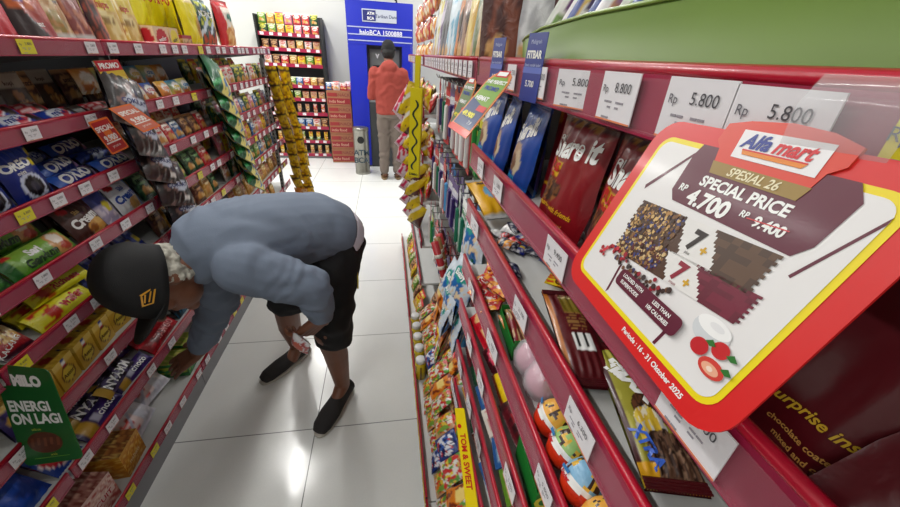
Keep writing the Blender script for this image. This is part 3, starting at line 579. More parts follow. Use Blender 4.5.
# between second and third rail
pk('choclong', 'chocolate_pouch', .048, .152, .016, dict(bg=(84, 12, 20), seal=(70, 10, 18), sh=[('r', 0, 0, .1, 1, (186, 110, 40)), ('r', .3, .66, .8, .96, (120, 100, 30)), ('r', .32, .86, .78, .94, (206, 190, 140)), ('t', .3, .45, .8, .66, 7, (150, 110, 60)), ('r', .3, .26, .72, .43, W_)]+[('r', .34+.035*i, .30, .352+.035*i, .42, K_) for i in range(10)]), (34, 60), 'soft', split=True, texts=[('Better', .55, .9, .045, (110, 30, 20))])
pk('maxxk', 'chocolate_pouch', .048, .158, .016, dict(bg=(150, 144, 50), seal=(70, 10, 16), sh=[('n', 0, 0, 1, 1, 4, .2, (170, 164, 70)), ('r', 0, 0, .08, 1, (60, 12, 18)), ('c', .6, .44, .36, .12, [(60, 34, 22), (96, 58, 36), (40, 24, 18)], 30), ('c', .45, .3, .28, .14, [(222, 196, 80), (206, 170, 50), (190, 186, 180), (226, 216, 190)], 14), ('c', .62, .14, .42, .16, [(50, 28, 20), (96, 66, 50), (34, 20, 16), (130, 100, 80)], 30), ('r', 0, 0, .3, .12, (206, 150, 20)), ('r', .2, .93, 1, 1, (196, 30, 60))]), (44, 110), 'soft', split=True,
   texts=[('maXX', .47, .64, .12, W_, {'rot': -1.1, 'bold': .07, 'shear': .1, 'sx': .8}), ('XTRA', .25, .2, .06, (60, 100, 200), {'rot': -1.3, 'bold': .05})])
pk('blackwhitelong', 'chocolate_pouch', .05, .16, .016, dict(bg=(26, 20, 22), sh=[('n', 0, 0, 1, 1, 5, .1, (206, 200, 190)), ('n', 0, 0, 1, .6, 7, .15, (40, 60, 140)), ('r', 0, .88, 1, 1, (190, 20, 50)), ('r', 0, 0, 1, .1, (180, 150, 60)), ('n', .1, 0, .9, .35, 6, .05, (196, 176, 90))]), (20, 36), 'soft', split=True, texts=[('maXX', .5, .6, .13, W_, {'rot': -.95, 'bold': .06, 'sx': .8})])
pk('yelbar', 'chocolate_bar', .05, .12, .014, dict(bg=(214, 186, 20), sh=[('r', .1, .1, .9, .35, (190, 20, 60)), ('n', 0, 0, 1, 1, 6, .15, (190, 60, 20))]), (14, 24), 'foil', texts=[('GOLD', .5, .6, .14, MAR, {'rot': -1})])
pk('yellowbag', 'candy_bag', .12, .13, .035, dict(bg=(222, 166, 14), seal=(200, 200, 200), sh=[('e', .5, .55, .34, .24, (110, 170, 210)), ('e', .55, .62, .2, .13, (226, 226, 130)), ('e', .42, .48, .16, .1, (206, 130, 150)), ('e', .2, .8, .07, .05, BRN), ('r', 0, 0, 1, .1, (190, 190, 188))]), (28, 28), 'soft', split=True, texts=[('LUCU', .5, .6, .1, RED)])
for nm, c in (('candyblue', (24, 34, 110)), ('candynavy', (18, 24, 60)), ('candyred', (176, 24, 30)), ('candyorange', (216, 130, 30)), ('candywhite', (216, 216, 214))):
    pk(nm, 'wrapped_candy', .032, .02, .012, dict(bg=c, sh=[('n', 0, 0, 1, 1, 5, .1, (190, 190, 196)), ('e', .5, .5, .25, .3, tuple(min(255, x+60) for x in c)), ('r', .45, .2, .6, .8, (214, 180, 50) if nm == 'candyblue' else c)]), (10, 6), 'foil', wrinkle=.6)
pk('sachet', 'candy_sachet', .05, .036, .012, dict(bg=(190, 30, 44), sh=[('n', 0, 0, 1, 1, 5, .0, (226, 150, 40)), ('e', .5, .5, .3, .26, (230, 226, 220)), ('r', 0, 0, 1, .1, (206, 80, 90))]), (16, 12), 'foil', texts=[('Yupi', .5, .5, .34, RED, {'bold': .06, 'rot': .1})])
# ---------------------------------------------------------------- filling the left unit
rnd = random.Random(11)
SH = {'top': LZ[0]-.03, 'second': LZ[1]-.03, 'third': LZ[2]-.03, 'fourth': LZ[3]-.03, 'fifth': LZ[4]-.03, 'sixth': LZ[5]-.03, 'seventh': LZ[6]-.03, 'base': LB[0]-.03}
CNT = {}
def nth(key):
    CNT[key] = CNT.get(key, 0)+1; return ORD[min(CNT[key]-1, len(ORD)-1)]
DESC = {'berry': 'red and pink strawberry snack bag', 'choco': 'orange and dark brown oat snack bag', 'beige': 'beige snack bag with silver foot', 'rose': 'rosy brown snack bag with silver foot', 'slimdark': 'slim brown and orange snack bag',
 'paley': 'pale yellow snack bag', 'goldy': 'golden snack bag', 'bigyellow': 'large bright yellow snack bag', 'bigchips': 'large yellow potato chip bag', 'dkgreen': 'dark green snack bag', 'redwhite': 'tall red and white snack bag',
 'hexred': 'small box with red disc', 'hexyel': 'small box with yellow disc', 'palebox': 'pale biscuit box with red top', 'coffee': 'brown and grey coffee pouch', 'bluewhite': 'blue and white biscuit pack', 'smallred': 'small red snack pack',
 'mixorange': 'orange crisp pack', 'mixblue': 'light blue crisp pack', 'mixwhite': 'white crisp pack', 'mixredblue': 'red and blue crisp pack', 'mixyellow': 'yellow and blue crisp pack',
 'pkgreen': 'dark green snack pack', 'pkwhitered': 'white and red snack pack', 'pkred': 'red snack pack', 'pkbrown': 'brown snack pack', 'pklime': 'lime green snack pack', 'pkdkleaf': 'deep green leafy snack pack', 'pkpink': 'pink snack pack',
 'pkblue': 'blue snack pack', 'pkyel': 'yellow snack pack', 'pkgold': 'golden snack pack', 'pktan': 'tan snack pack', 'oreo': 'blue bag of mini dark cookies', 'oreoroll': 'blue roll of dark cookies', 'oreodark': 'dark roll of cookies',
 'sari': 'green sandwich biscuit pack', 'creamchoc': 'dark brown cream biscuit pack', 'creamwhite': 'white cream biscuit pack', 'lilac': 'lilac and blue biscuit pack', 'greenbag': 'dark green biscuit pack', 'waferyel': 'yellow cheese wafer pack', 'waferbig': 'wide yellow wafer pack',
 'bluegold': 'blue and gold snack pack', 'redcorn': 'red peanut bag', 'yelcup': 'golden wafer stick box', 'purplebox': 'purple and gold snack pack', 'blackgold': 'black and cream snack pack', 'violetbar': 'violet and gold chocolate bar', 'darkbar': 'black chocolate bar with white lettering',
 'redbar': 'long red wafer bar', 'bluebag': 'crumpled dark blue snack bag', 'redbiscuit': 'blue biscuit pack with red disc', 'blackwhite': 'black and white snack pack', 'redclear': 'clear box of red and pink biscuits', 'orangeclear': 'clear box of orange biscuits',
 'whitebag': 'silvery white snack bag', 'greenyel': 'green and yellow tea box', 'redyellowbag': 'red snack bag with yellow crisps', 'bluebeans': 'blue chocolate bag with almonds', 'shareit': 'dark red sharing bag with white script', 'redslim': 'narrow dark red chocolate bag',
 'marbag': 'maroon chocolate bag with gold writing', 'choclong': 'long maroon chocolate pouch with barcode', 'maxxk': 'olive and maroon chocolate pouch', 'blackwhitelong': 'black and white chocolate pouch', 'yelbar': 'small yellow chocolate bar', 'yellowbag': 'orange yellow candy bag',
 'sachet': 'small red candy sachet', 'malk': 'red cracker pack', 'pinkred': 'red and pink snack pack', 'yelpk': 'yellow snack pack with red print', 'loveblk': 'dark chocolate pack with red print', 'jumbo': 'snack'}
CATS = {}
def L(key, y, shelf, x=-.895, lean=10, dz=0, yaw=0, roll=0, s=1, extra=''):
    k = K[key]; z = SH[shelf]+dz
    n = nth(('L', key, shelf))
    if dz > .03: where = 'upper layer'
    else: where = 'resting'
    lb = '%s on %s left shelf, %s from near end' % (DESC[key], shelf, n)
    put(k, (x, y, z+.001), (R(-lean), R(roll), YL+R(yaw)), lb, k.name.split('_')[-1], '%ss on the left shelves' % DESC[key], s)
def Lrow(keys, y0, y1, shelf, x=-.895, lean=10, gap=.004, dz=0, jit=4, s=1):
    y = y0; i = 0
    while True:
        key = keys[i % len(keys)]; w = K[key].w*s
        if y+w > y1+.001: break
        L(key, y+w/2, shelf, x-rnd.uniform(0, .012), lean+rnd.uniform(-3, 3), dz, rnd.uniform(-jit, jit), rnd.uniform(-1.5, 1.5), s); y += w+gap; i += 1
# top shelf
L('berry', .96, 'top'); L('berry', 1.125, 'top', x=-.89, lean=8); L('choco', 1.275, 'top', x=-.9, lean=8, s=.95); L('beige', 1.385, 'top', x=-.92, lean=8, s=.95); L('rose', 1.475, 'top', x=-.92, lean=8, s=.95)
L('slimdark', 1.55, 'top', x=-.91, lean=6); L('paley', 1.62, 'top', x=-.93, lean=5, yaw=-15); L('goldy', 1.70, 'top', x=-.95, lean=5, yaw=-15); L('paley', 1.77, 'top', x=-.95, lean=5, yaw=-12)
L('hexred', 1.87, 'top', x=-.885, lean=0, yaw=-6); L('hexyel', 1.972, 'top', x=-.885, lean=0, yaw=4); L('palebox', 2.085, 'top', x=-.885, lean=0, s=.9)
for q in range(5): L('bigyellow', 1.86+q*.15, 'top', x=-1.04, lean=2, dz=0, s=1.22)
L('bigchips', 2.235, 'top', x=-.92, lean=4); L('dkgreen', 2.40, 'top', x=-.93, lean=4); L('dkgreen', 2.53, 'top', x=-.95, lean=4, yaw=8); L('redwhite', 2.72, 'top', x=-.93, lean=3, yaw=-4); L('redwhite', 2.9, 'top', x=-1.0, lean=3, s=.9)
# second shelf
Lrow(['bluewhite'], .80, 1.36, 'second', lean=58, jit=8); Lrow(['bluewhite', 'smallred'], .86, 1.4, 'second', x=-.99, lean=50, jit=10, dz=.005)
Lrow(['coffee', 'pkbrown'], .9, 1.22, 'second', x=-1.08, lean=12); Lrow(['pkbrown', 'coffee'], 1.40, 2.1, 'second', x=-1.1, lean=10); L('coffee', 1.25, 'second', x=-1.06, lean=12, yaw=-8); L('coffee', 1.345, 'second', x=-1.06, lean=12, yaw=-5)
L('smallred', 1.43, 'second', x=-.9, lean=55)
Lrow(['mixblue', 'mixwhite', 'mixredblue', 'mixorange', 'mixyellow'], 1.5, 2.13, 'second', x=-.90, lean=20, s=.9)
Lrow(['mixwhite', 'mixblue', 'mixorange', 'mixyellow', 'mixblue'], 1.5, 2.13, 'second', x=-1.0, lean=14, dz=.045, s=.95)
Lrow(['pkwhitered', 'pkgreen', 'pkgreen', 'pkwhitered'], 2.17, 3.28, 'second', lean=8); Lrow(['pkgreen', 'pkyel'], 2.2, 2.96, 'second', x=-.98, lean=8, dz=.03)
# third shelf
L('oreo', .83, 'third', x=-.89, lean=14); L('oreo', .935, 'third', x=-.89, lean=14, yaw=4); L('oreo', 1.045, 'third', x=-.89, lean=14, yaw=-3); L('oreo', 1.14, 'third', x=-.97, lean=12)
Lrow(['oreoroll'], 1.12, 1.46, 'third', x=-.88, lean=48, jit=6); Lrow(['oreoroll', 'oreodark'], 1.16, 1.5, 'third', x=-.95, lean=46, jit=12, dz=.02); Lrow(['oreodark', 'oreoroll'], 1.2, 1.55, 'third', x=-1.04, lean=40, dz=.03, jit=10)
Lrow(['pkbrown', 'pkred', 'pkwhitered', 'pkred', 'pkblue', 'pkbrown'], 1.5, 2.13, 'third', lean=22, s=.85); Lrow(['pktan', 'pkwhitered', 'pkred', 'pkyel'], 1.55, 2.13, 'third', x=-.98, lean=18, dz=.03, s=.85)
Lrow(['pkgreen', 'pkpink', 'pkblue'], 2.17, 3.28, 'third', lean=10); Lrow(['pkdkleaf', 'pkwhitered'], 2.2, 2.96, 'third', x=-.98, lean=8, dz=.02)
# fourth shelf
L('greenbag', .80, 'fourth', x=-.89, lean=35); L('sari', .985, 'fourth', x=-.885, lean=34, yaw=2); L('sari', .965, 'fourth', x=-.945, lean=30, dz=.045, yaw=-3); L('greenbag', .82, 'fourth', x=-.97, lean=30, dz=.02)
L('creamchoc', 1.165, 'fourth', x=-.89, lean=26); L('lilac', 1.27, 'fourth', x=-.90, lean=24); L('creamwhite', 1.37, 'fourth', x=-.895, lean=24); L('creamchoc', 1.19, 'fourth', x=-.96, lean=18); L('creamwhite', 1.4, 'fourth', x=-.97, lean=16)
Lrow(['pkdkleaf', 'pkred', 'pkwhitered', 'pklime', 'pkdkleaf'], 1.46, 2.13, 'fourth', lean=22, s=.95); Lrow(['pklime', 'pkdkleaf'], 1.5, 2.13, 'fourth', x=-.98, lean=16, dz=.02)
Lrow(['pkpink', 'pkyel', 'pkblue', 'pkwhitered'], 2.17, 3.28, 'fourth', lean=10); Lrow(['pkyel', 'pkbrown'], 2.2, 2.96, 'fourth', x=-.98, lean=8, dz=.02)
# fifth shelf
L('redcorn', .73, 'fifth', x=-.885, lean=40, s=.8, yaw=10); L('redcorn', .815, 'fifth', x=-.89, lean=48, s=.72, yaw=-8)
for i, (y, x, dz, yw, key) in enumerate([(.97, -.885, 0, 0, 'waferbig'), (.965, -.93, .02, 3, 'waferyel'), (.985, -.965, .035, -4, 'waferyel'), (.97, -1.0, .05, 5, 'waferyel'), (.99, -1.04, .06, 0, 'waferyel'), (1.0, -.90, .055, -7, 'waferyel'), (1.16, -.98, .04, 6, 'waferyel'), (.80, -1.0, .03, 2, 'waferyel'), (.80, -1.06, .05, 2, 'waferbig')]):
    L(key, y, 'fifth', x=x, lean=42, dz=dz, yaw=yw)
for i in range(6): L('bluegold', 1.10+i*.055, 'fifth', x=-.90-.01*(i % 2), lean=40, yaw=-6+3*i, s=.9)
for i in range(5): L('bluegold', 1.13+i*.055, 'fifth', x=-.98, lean=26, yaw=4)
Lrow(['pkbrown', 'pkgold', 'pkdkleaf', 'pkwhitered'], 1.45, 2.13, 'fifth', lean=16); Lrow(['pkwhitered', 'pkdkleaf', 'pklime', 'pkblue'], 2.17, 3.28, 'fifth', lean=10); Lrow(['pktan', 'pkyel', 'pkblue'], 2.2, 2.96, 'fifth', x=-.98, lean=8, dz=.02)
# sixth shelf
for i in range(5): L('yelcup', .80+i*.082, 'sixth', x=-.885-.004*i, lean=0, yaw=rnd.uniform(-6, 6))
for i in range(6): L('yelcup', .76+i*.082, 'sixth', x=-.975, lean=0, yaw=rnd.uniform(-4, 4))
for i in range(5): L('blackgold', .9+i*.07, 'sixth', x=-1.075, lean=6, dz=.0, s=1.0)
L('purplebox', .725, 'sixth', x=-.89, lean=12)
Lrow(['blackgold', 'pkbrown'], 1.22, 2.13, 'sixth', lean=12); Lrow(['pktan', 'pkgold'], 2.17, 3.28, 'sixth', lean=10)
# seventh shelf
L('redbiscuit', .76, 'seventh', x=-.885, lean=45, s=.9); L('bluebag', .60, 'seventh', x=-.89, lean=40); L('bluebag', .5, 'seventh', x=-.97, lean=30, dz=.02)
for i, (y, x, dz, yw, key) in enumerate([(.90, -.88, 0, 2, 'violetbar'), (.93, -.92, .012, -6, 'darkbar'), (.90, -.96, .02, 4, 'violetbar'), (1.075, -.885, 0, -3, 'violetbar'), (1.05, -.925, .015, 5, 'darkbar'), (1.1, -.97, .02, -5, 'violetbar'), (1.02, -.89, .035, 8, 'darkbar'), (.92, -1.02, .02, 0, 'darkbar'), (1.1, -1.03, .03, 3, 'darkbar')]):
    L(key, y, 'seventh', x=x, lean=50, dz=dz, yaw=yw)
for i, (y, x, dz, yw) in enumerate([(1.27, -.885, 0, 3), (1.28, -.93, .02, -3), (1.26, -.975, .03, 2)]): L('redbar', y, 'seventh', x=x, lean=48, dz=dz, yaw=yw)
L('blackwhite', 1.43, 'seventh', x=-.89, lean=30); L('blackwhite', 1.53, 'seventh', x=-.89, lean=30)
Lrow(['pkred', 'pkbrown', 'pkgold'], 1.6, 2.13, 'seventh', lean=12); Lrow(['pkgold', 'pktan'], 2.17, 2.98, 'seventh', lean=12)
# base shelf
def B(key, y, x, yaw=0, lean=0, dz=0, s=1): L(key, y, 'base', x=x, lean=lean, yaw=yaw, dz=dz, s=s)
B('redyellowbag', .60, -.96, 0, 30); B('redclear', .80, -.935, -6); B('redclear', .93, -1.08, 2); B('orangeclear', .975, -.935, 4); B('redclear', .75, -1.09, 3); B('orangeclear', 1.08, -1.09, 0)
B('whitebag', 1.12, -.97, 6, 50, .02); B('whitebag', 1.27, -1.0, -8, 55, .03); B('greenyel', 1.44, -.94, 4); B('greenyel', 1.56, -.94, -2); B('greenyel', 1.5, -1.07, 2)
Lrow(['pkred', 'pkwhitered', 'pkgreen', 'pkyel'], 1.64, 2.13, 'base', x=-.95, lean=12); Lrow(['pktan', 'pkgold', 'pkbrown', 'pktan'], 2.17, 2.98, 'base', x=-.95, lean=12)

# hanging strips on the left rails
def strip(name, label, x, y, z0, z1):
    t = MB().box((-.001, -.012, z1-z0), (.0005, .012, 0), (230, 230, 232)).build(name, M['film'], None, (x, y, z0)); tag(t, label, 'clip strip', 'clip strips'); return t
strip('clip_strip', 'clear strip holding the dark chocolate packs, hung from the left rail', -.838, 1.385, 1.42, .80)
for i in range(6):
    z = 1.385-.1*i
    put(K['darkhang'], (-.79+.006*(i % 2), 1.355+.03*i, z-.16), (R(-22+rnd.uniform(-8, 8)), R(18+rnd.uniform(-8, 8)), YL+R(rnd.uniform(-10, 10)-6)), 'dark chocolate pack in clear wrap on the left clip strip, %s from its top' % ORD[i], 'chocolate pack', 'dark chocolate packs on the clip strip', 1.2)
strip('clip_strip', 'clear strip holding the green snack bags, hung from the left rail', -.838, 2.15, 1.44, .78)
for i in range(7):
    z = 1.42-.088*i
    put(K['greenhang'], (-.78+.004*(i % 2), 2.09+.03*i, z-.17), (R(-30+rnd.uniform(-6, 6)), R(30+rnd.uniform(-8, 8)), YL+R(rnd.uniform(-10, 10)-10)), 'green snack bag on the left clip strip, %s from its top' % ORD[i], 'snack bag', 'green snack bags on the clip strip', 1.25)
# end rack with yellow packs
er = MB(); er.box((-.012, -.012, 0), (.012, .012, 1.4), (176, 176, 176), 0)
z = .1
while z < 1.36: er.box((-.004, -.0128, z), (.004, -.0118, z+.014), (20, 20, 20), 1); er.box((.0118, -.004, z), (.0128, .004, z+.014), (20, 20, 20), 1); z += .03
tag(er.build('rack_post', [M['upright'], M['slot']], None, (-.86, 3.08, 0)), 'perforated grey post standing at the end of the left shelves', 'post')
for c in range(2):
    for i in range(11):
        z = 1.33-.1*i
        put(K['yelhang' if i < 9 or c else 'orghang'], (-.80+.05*c+.008*i, 3.16+.09*c, z-.13), (R(18), R(rnd.uniform(-8, 8)), R(-18+rnd.uniform(-8, 8))), 'yellow hanging snack pack beside grey post, %s down the %s column' % (ORD[i], ['near', 'far'][c]), 'snack pack', 'yellow packs hanging beside the grey post', 1.25)

# ---------------------------------------------------------------- back unit goods (small in the photo)
BK = [['pkgreen', 'pklime', 'pkgold', 'pkyel', 'pkpink', 'pkred', 'pkred'], ['pkbrown', 'pkwhitered', 'pktan', 'pkgold', 'pkwhitered', 'pktan'], ['pkwhitered', 'pkbrown', 'pkred', 'pkgold', 'pkyel', 'pklime', 'pkyel'],
      ['pkpink', 'pkblue', 'pkpink', 'pklime', 'pkblue', 'pkred', 'pkgold', 'pkbrown'], ['pkwhitered', 'pklime', 'pktan', 'pktan'], ['pkred', 'pktan', 'pkbrown', 'pktan', 'pkred'], ['pkbrown', 'pkred', 'pkblue', 'pkwhitered', 'pkbrown'], ['pkyel', 'pkgold', 'pklime', 'pkyel'], ['pkgold', 'pkyel', 'pktan', 'pkgold']]
for si, z in enumerate(BZ):
    gapz = (BZ[si-1]-z-.05) if si else .26
    n = 7 if si not in (3,) else 8; w = .76/n; lay = 2 if si in (0, 5, 7, 8) else 1
    for ly in range(lay):
        s = min(w/.087, gapz/lay/.118)
        for i in range(n):
            key = BK[si][(i*len(BK[si])//n+ly) % len(BK[si])]
            put(K[key], (-1.24-.38+w*(i+.5), 5.92, z-.03+.001+ly*.115*s), (R(-4), 0, R(rnd.uniform(-6, 6))), '%s, rear wall unit, %s shelf down, %s along%s' % (DESC[key], ORD[si], ORD[i], ', upper layer' if ly else ''), 'noodle pack', 'packs on the rear wall unit', s, 'noodle_pack')  # generic snack packs reused from the aisle shelves, not identified as noodles
# ---------------------------------------------------------------- stacked cartons, bin, cash machine
def big_carton(z, h, i):
    b = MB(); c = (150, 96, 66)
    b.box((-.16, -.13, 0), (.16, .13, h), c, ch=.004)
    o = b.build('carton', printedbox, None, (-.65, 5.78, z), (0, 0, R(rnd.uniform(-1.5, 1.5))))
    tag(o, 'brown and red printed carton in the stack beside the cash machine, %s from bottom' % ORD[i], 'carton', 'cartons stacked beside the cash machine')
    b = MB(); b.box((-.15, -.1308, h*.12), (.15, -.13, h*.5), (140, 28, 34)); b.box((-.15, -.1312, h*.62), (-.02, -.1304, h*.86), (146, 40, 40)); b.text('SNACK', h*.22, .06, h*.74, (120, 30, 34), y=-.1312); b.text('indo food', h*.2, -.03, h*.3, (206, 170, 140), y=-.1314)
    b.build('printed_front', M['carton'], o)
    MB().box((-.161, -.02, h-.002), (.161, .02, h+.0008), (176, 140, 96)).build('packing_tape', M['carton'], o)
printedbox = plain('brown_cardboard', (150, 98, 68), .8, nscale=25, namp=.12)
zz = .001
for i, h in enumerate((.20, .21, .19, .19, .19)): big_carton(zz, h, i); zz += h+.002
for i in range(6):
    key = ['pkblue', 'pkred', 'pkwhitered', 'pkred', 'pkred', 'pkpink'][i]
    put(K[key], (-.65-.13+i*.052, 5.72+.02*(i % 2), zz), (R(-10), 0, 0), '%s standing on top of the stacked cartons, %s from left' % (DESC[key], ORD[i]), 'snack pack', 'packs on the stacked cartons')
def bin_():
    t = empty('waste_bin', (-.345, 5.12, 0)); tag(t, 'round steel waste bin with a round hole, beside the cash machine', 'waste bin')
    stl = plain('brushed_steel', (150, 148, 140), .3, metal=.85, nscale=40, namp=.15)
    b = MB(); b.lathe([(.0, .0), (.1, .0), (.1, .03), (.098, .035), (.098, .56), (.102, .565), (.102, .6), (.09, .61), (0, .612)], 32); b.build('bin_body', stl, t)
    b = MB(); b.add([(.045*math.cos(a*math.pi/12), -.0995-.001, .46+.045*math.sin(a*math.pi/12)) for a in range(24)], [tuple(range(24))], (6, 6, 6)); b.build('hole', M['black'], t)
    b = MB(); b.text('ATM', .07, 0, .3, (40, 60, 74), y=-.1015, bold=.02); b.text('BCA', .07, 0, .2, (40, 60, 74), y=-.1015, bold=.02); b.build('lettering', M['card'], t)
bin_()
def atm():
    t = empty('cash_machine', (-.04, 5.5, 0)); tag(t, 'grey cash machine in a tall blue surround behind the bin', 'cash machine')
    blue = plain('blue_lacquer', (24, 40, 176), .3, coat=.3); dk = plain('dark_grey_metal', (58, 60, 62), .4, nscale=6, namp=.08); gr = plain('mid_grey_metal', (112, 114, 112), .4)
    b = MB(); b.box((-.42, -.06, 1.56), (.40, .4, 2.03), ch=.004); b.box((-.42, -.06, .02), (-.19, .4, 1.56), ch=.004); b.box((.26, -.06, .02), (.40, .4, 1.56), ch=.004); b.build('blue_surround', blue, t)
    b = MB()
    for z in (1.745, 1.665, 1.60): b.box((-.41, -.064, z), (.39, -.0605, z+.012), (170, 176, 206))
    b.build('white_line', M['card'], t)
    b = MB(); b.box((-.225, -.068, 1.81), (.195, -.062, 1.945), (186, 192, 206)); b.box((-.215, -.07, 1.822), (-.06, -.0685, 1.933), (24, 34, 110)); b.text('ATM', .03, -.12, 1.9, W_, y=-.0705, bold=.03); b.text('BCA', .03, -.12, 1.85, W_, y=-.0705, bold=.03); b.text('Tarikan Dana', .035, .07, 1.876, (40, 50, 90), y=-.0688, bold=.01); b.build('sign_panel', M['card'], t)
    b = MB(); b.text('haloBCA 1500888', .05, .0, 1.70, (226, 226, 240), y=-.0655, bold=.02, al='CENTER'); b.build('lettering', M['card'], t)
    m = MB(); m.box((-.19, -.05, 0), (.26, .38, .88), ch=.006); m.box((-.19, .10, .88), (.26, .38, 1.56), ch=.004); m.build('machine_body', dk, t)
    m = MB(); m.add([(-.19, -.05, .88), (.26, -.05, .88), (.26, .10, 1.0), (-.19, .10, 1.0), (-.19, .1, .88), (.26, .1, .88)], [(0, 1, 2, 3), (0, 3, 4), (1, 5, 2)]); m.build('keypad_shelf', gr, t)
    m = MB(); m.box((-.16, .085, 1.02), (.23, .1, 1.52), ch=.004); m.build('fascia', gr, t)
    m = MB(); m.box((-.12, .08, 1.1), (.12, .086, 1.33)); m.build('screen', plain('cash_screen', (40, 44, 50), .15, emit=.1), t)
    m = MB(); m.box((-.10, .0785, 1.12), (-.02, .0795, 1.2), (206, 214, 214)); m.text('V', .045, -.06, 1.44, (226, 226, 226), y=.084, bold=.08); m.box((-.03, -.056, .62), (.05, -.051, .65), (190, 192, 190)); m.build('sticker', M['card'], t)
    m = MB(); m.tube([(.2, .05, 2.03), (.2, .05, 2.06), (.17, .04, 2.08)], .012, (14, 14, 14)); m.lathe([(0, 0), (.035, .005), (.04, .03), (.02, .05), (0, .052)], 16, o=(.17, .03, 2.07)); m.build('camera_housing', M['black'], t)
atm()
# ---------------------------------------------------------------- filling the right unit
pk('malk', 'cracker_pack', .1, .075, .035, dict(bg=(186, 14, 36), sh=[('e', .3, .3, .14, .14, (214, 170, 110)), ('e', .75, .3, .12, .12, (226, 190, 130)), ('r', 0, .92, 1, 1, (150, 10, 24))]), (24, 18), 'foil', texts=[('Malkist', .5, .62, .26, W_, {'bold': .05, 'rot': .05})])
pk('pinkred', 'snack_pack', .06, .05, .025, dict(bg=(60, 12, 20), sh=[('e', .5, .5, .42, .36, (206, 60, 90)), ('e', .5, .5, .3, .24, (236, 226, 226)), ('e', .5, .5, .24, .18, (186, 20, 50))]), (18, 14), 'foil')
pk('yelpk', 'snack_pack', .065, .055, .03, dict(bg=(222, 190, 20), sh=[('r', .5, .3, .9, .75, (170, 20, 30)), ('e', .25, .6, .14, .12, BRN), ('r', 0, 0, 1, .1, (90, 20, 20))]), (18, 14), 'foil', texts=[('Top', .7, .52, .2, W_)])
pk('loveblk', 'chocolate_pack', .075, .08, .03, dict(bg=(50, 20, 24), sh=[('e', .5, .5, .4, .3, (176, 20, 40)), ('n', 0, 0, 1, 1, 6, .1, (90, 20, 30))]), (18, 18), 'foil', texts=[('LOVE', .5, .5, .22, W_, {'bold': .05, 'rot': .1})])
def Rt(key, y, x, z, lean=10, yaw=0, roll=0, s=1, label=None, group=None, flat=False, hy=False):
    """goods on the right unit: stand facing the aisle, or lie face up with their height along the shelf (hy)"""
    k = K[key]
    if label is None: label = '%s %s, %s from camera' % (DESC[key], group, nth(('R', key, group)))
    rot = (R(-90+lean), R(roll), R(yaw)) if hy else (R(-lean), R(roll), YR+R(yaw))
    return put(k, (x, y, z), rot, label, k.name.split('_')[-1], '%ss %s' % (DESC[key], group or 'on the right shelves'), s)
S2, S3, S4, S5, S6, S7 = [RZ[i]-.03+.001 for i in (1, 2, 3, 4, 5, 6)]
g = 'under the top right rail'
for y, yw in ((.376, 0), (.262, -3)): Rt('shareit', y, .205, S2, 4, yw, 0, group=g)
for y, x in ((.345, .27), (.225, .27)): Rt('shareit', y, x, S2, 4, 0, 0, group='second row under top right rail')
Rt('redslim', .465, .240, S2, 4, 18, 0, group=g)
for y, yw in ((.53, -6), (.635, -10), (.74, 0)): Rt('bluebeans', y, .205, S2, 6, yw, 0, group=g)
for y, yw, x in ((.10, 8, .215), (-.03, -6, .21), (-.16, 0, .21), (.03, 0, .29), (.16, 0, .30)): Rt('marbag', y, x, S2, 8, yw, 0, group=g)
Rt('marbag', .035, .200, S2, 24, 18, 20, s=.75, label='maroon chocolate bag tipped over behind second rail, low at camera', group=g)
# third shelf: lying packs
g = 'lying under second right rail'
Rt('choclong', .222, .193, S3+.014, 0, -12, 0, hy=True, group=g, s=1.08); Rt('blackwhitelong', .25, .262, S3+.010, 0, -6, -8, hy=True, group=g); Rt('yelbar', .37, .29, S3+.012, 0, 50, 0, hy=True, group=g, s=.7)
Rt('maxxk', .122, .203, S3+.016, 0, -14, 0, hy=True, group=g)
Rt('choclong', .02, .262, S3+.012, 0, -8, 0, hy=True, group=g); Rt('choclong', .10, .305, S3+.01, 0, 0, 0, hy=True, group=g); Rt('maxxk', -.07, .22, S3+.01, 0, -4, 0, hy=True, group=g); Rt('yelbar', -.02, .215, S3+.01, 0, -30, 0, hy=True, group=g, s=.9)
Rt('yellowbag', .625, .235, S3+.022, 18, 10, 0, hy=True, group=g, s=.95)
rc = random.Random(3)
def pile(key_list, n, x0, x1, y0, y1, z, label, cat, group, layers=3, s=1.0):
    for i in range(n):
        k = K[key_list[i % len(key_list)]]; ly = i*layers//n
        sh = .012*ly
        put(k, (rc.uniform(x0+sh, x1-sh), rc.uniform(y0+sh, y1-sh), z+.006+ly*.011), (R(-90+rc.uniform(-30, 30)), R(rc.uniform(-18, 18)), R(rc.uniform(0, 360))), label % ('bottom', 'middle', 'top', 'very top')[min(ly, 3)] if '%' in label else label, cat, group, s)
pile(['candyblue', 'candynavy', 'candyblue', 'candyred', 'candynavy', 'candywhite', 'candyblue', 'candyorange'], 46, .185, .31, .45, .60, S3, 'small foil wrapped candy in the %s of the blue candy heap', 'candy', 'wrapped candies heaped on the right shelf', 4)
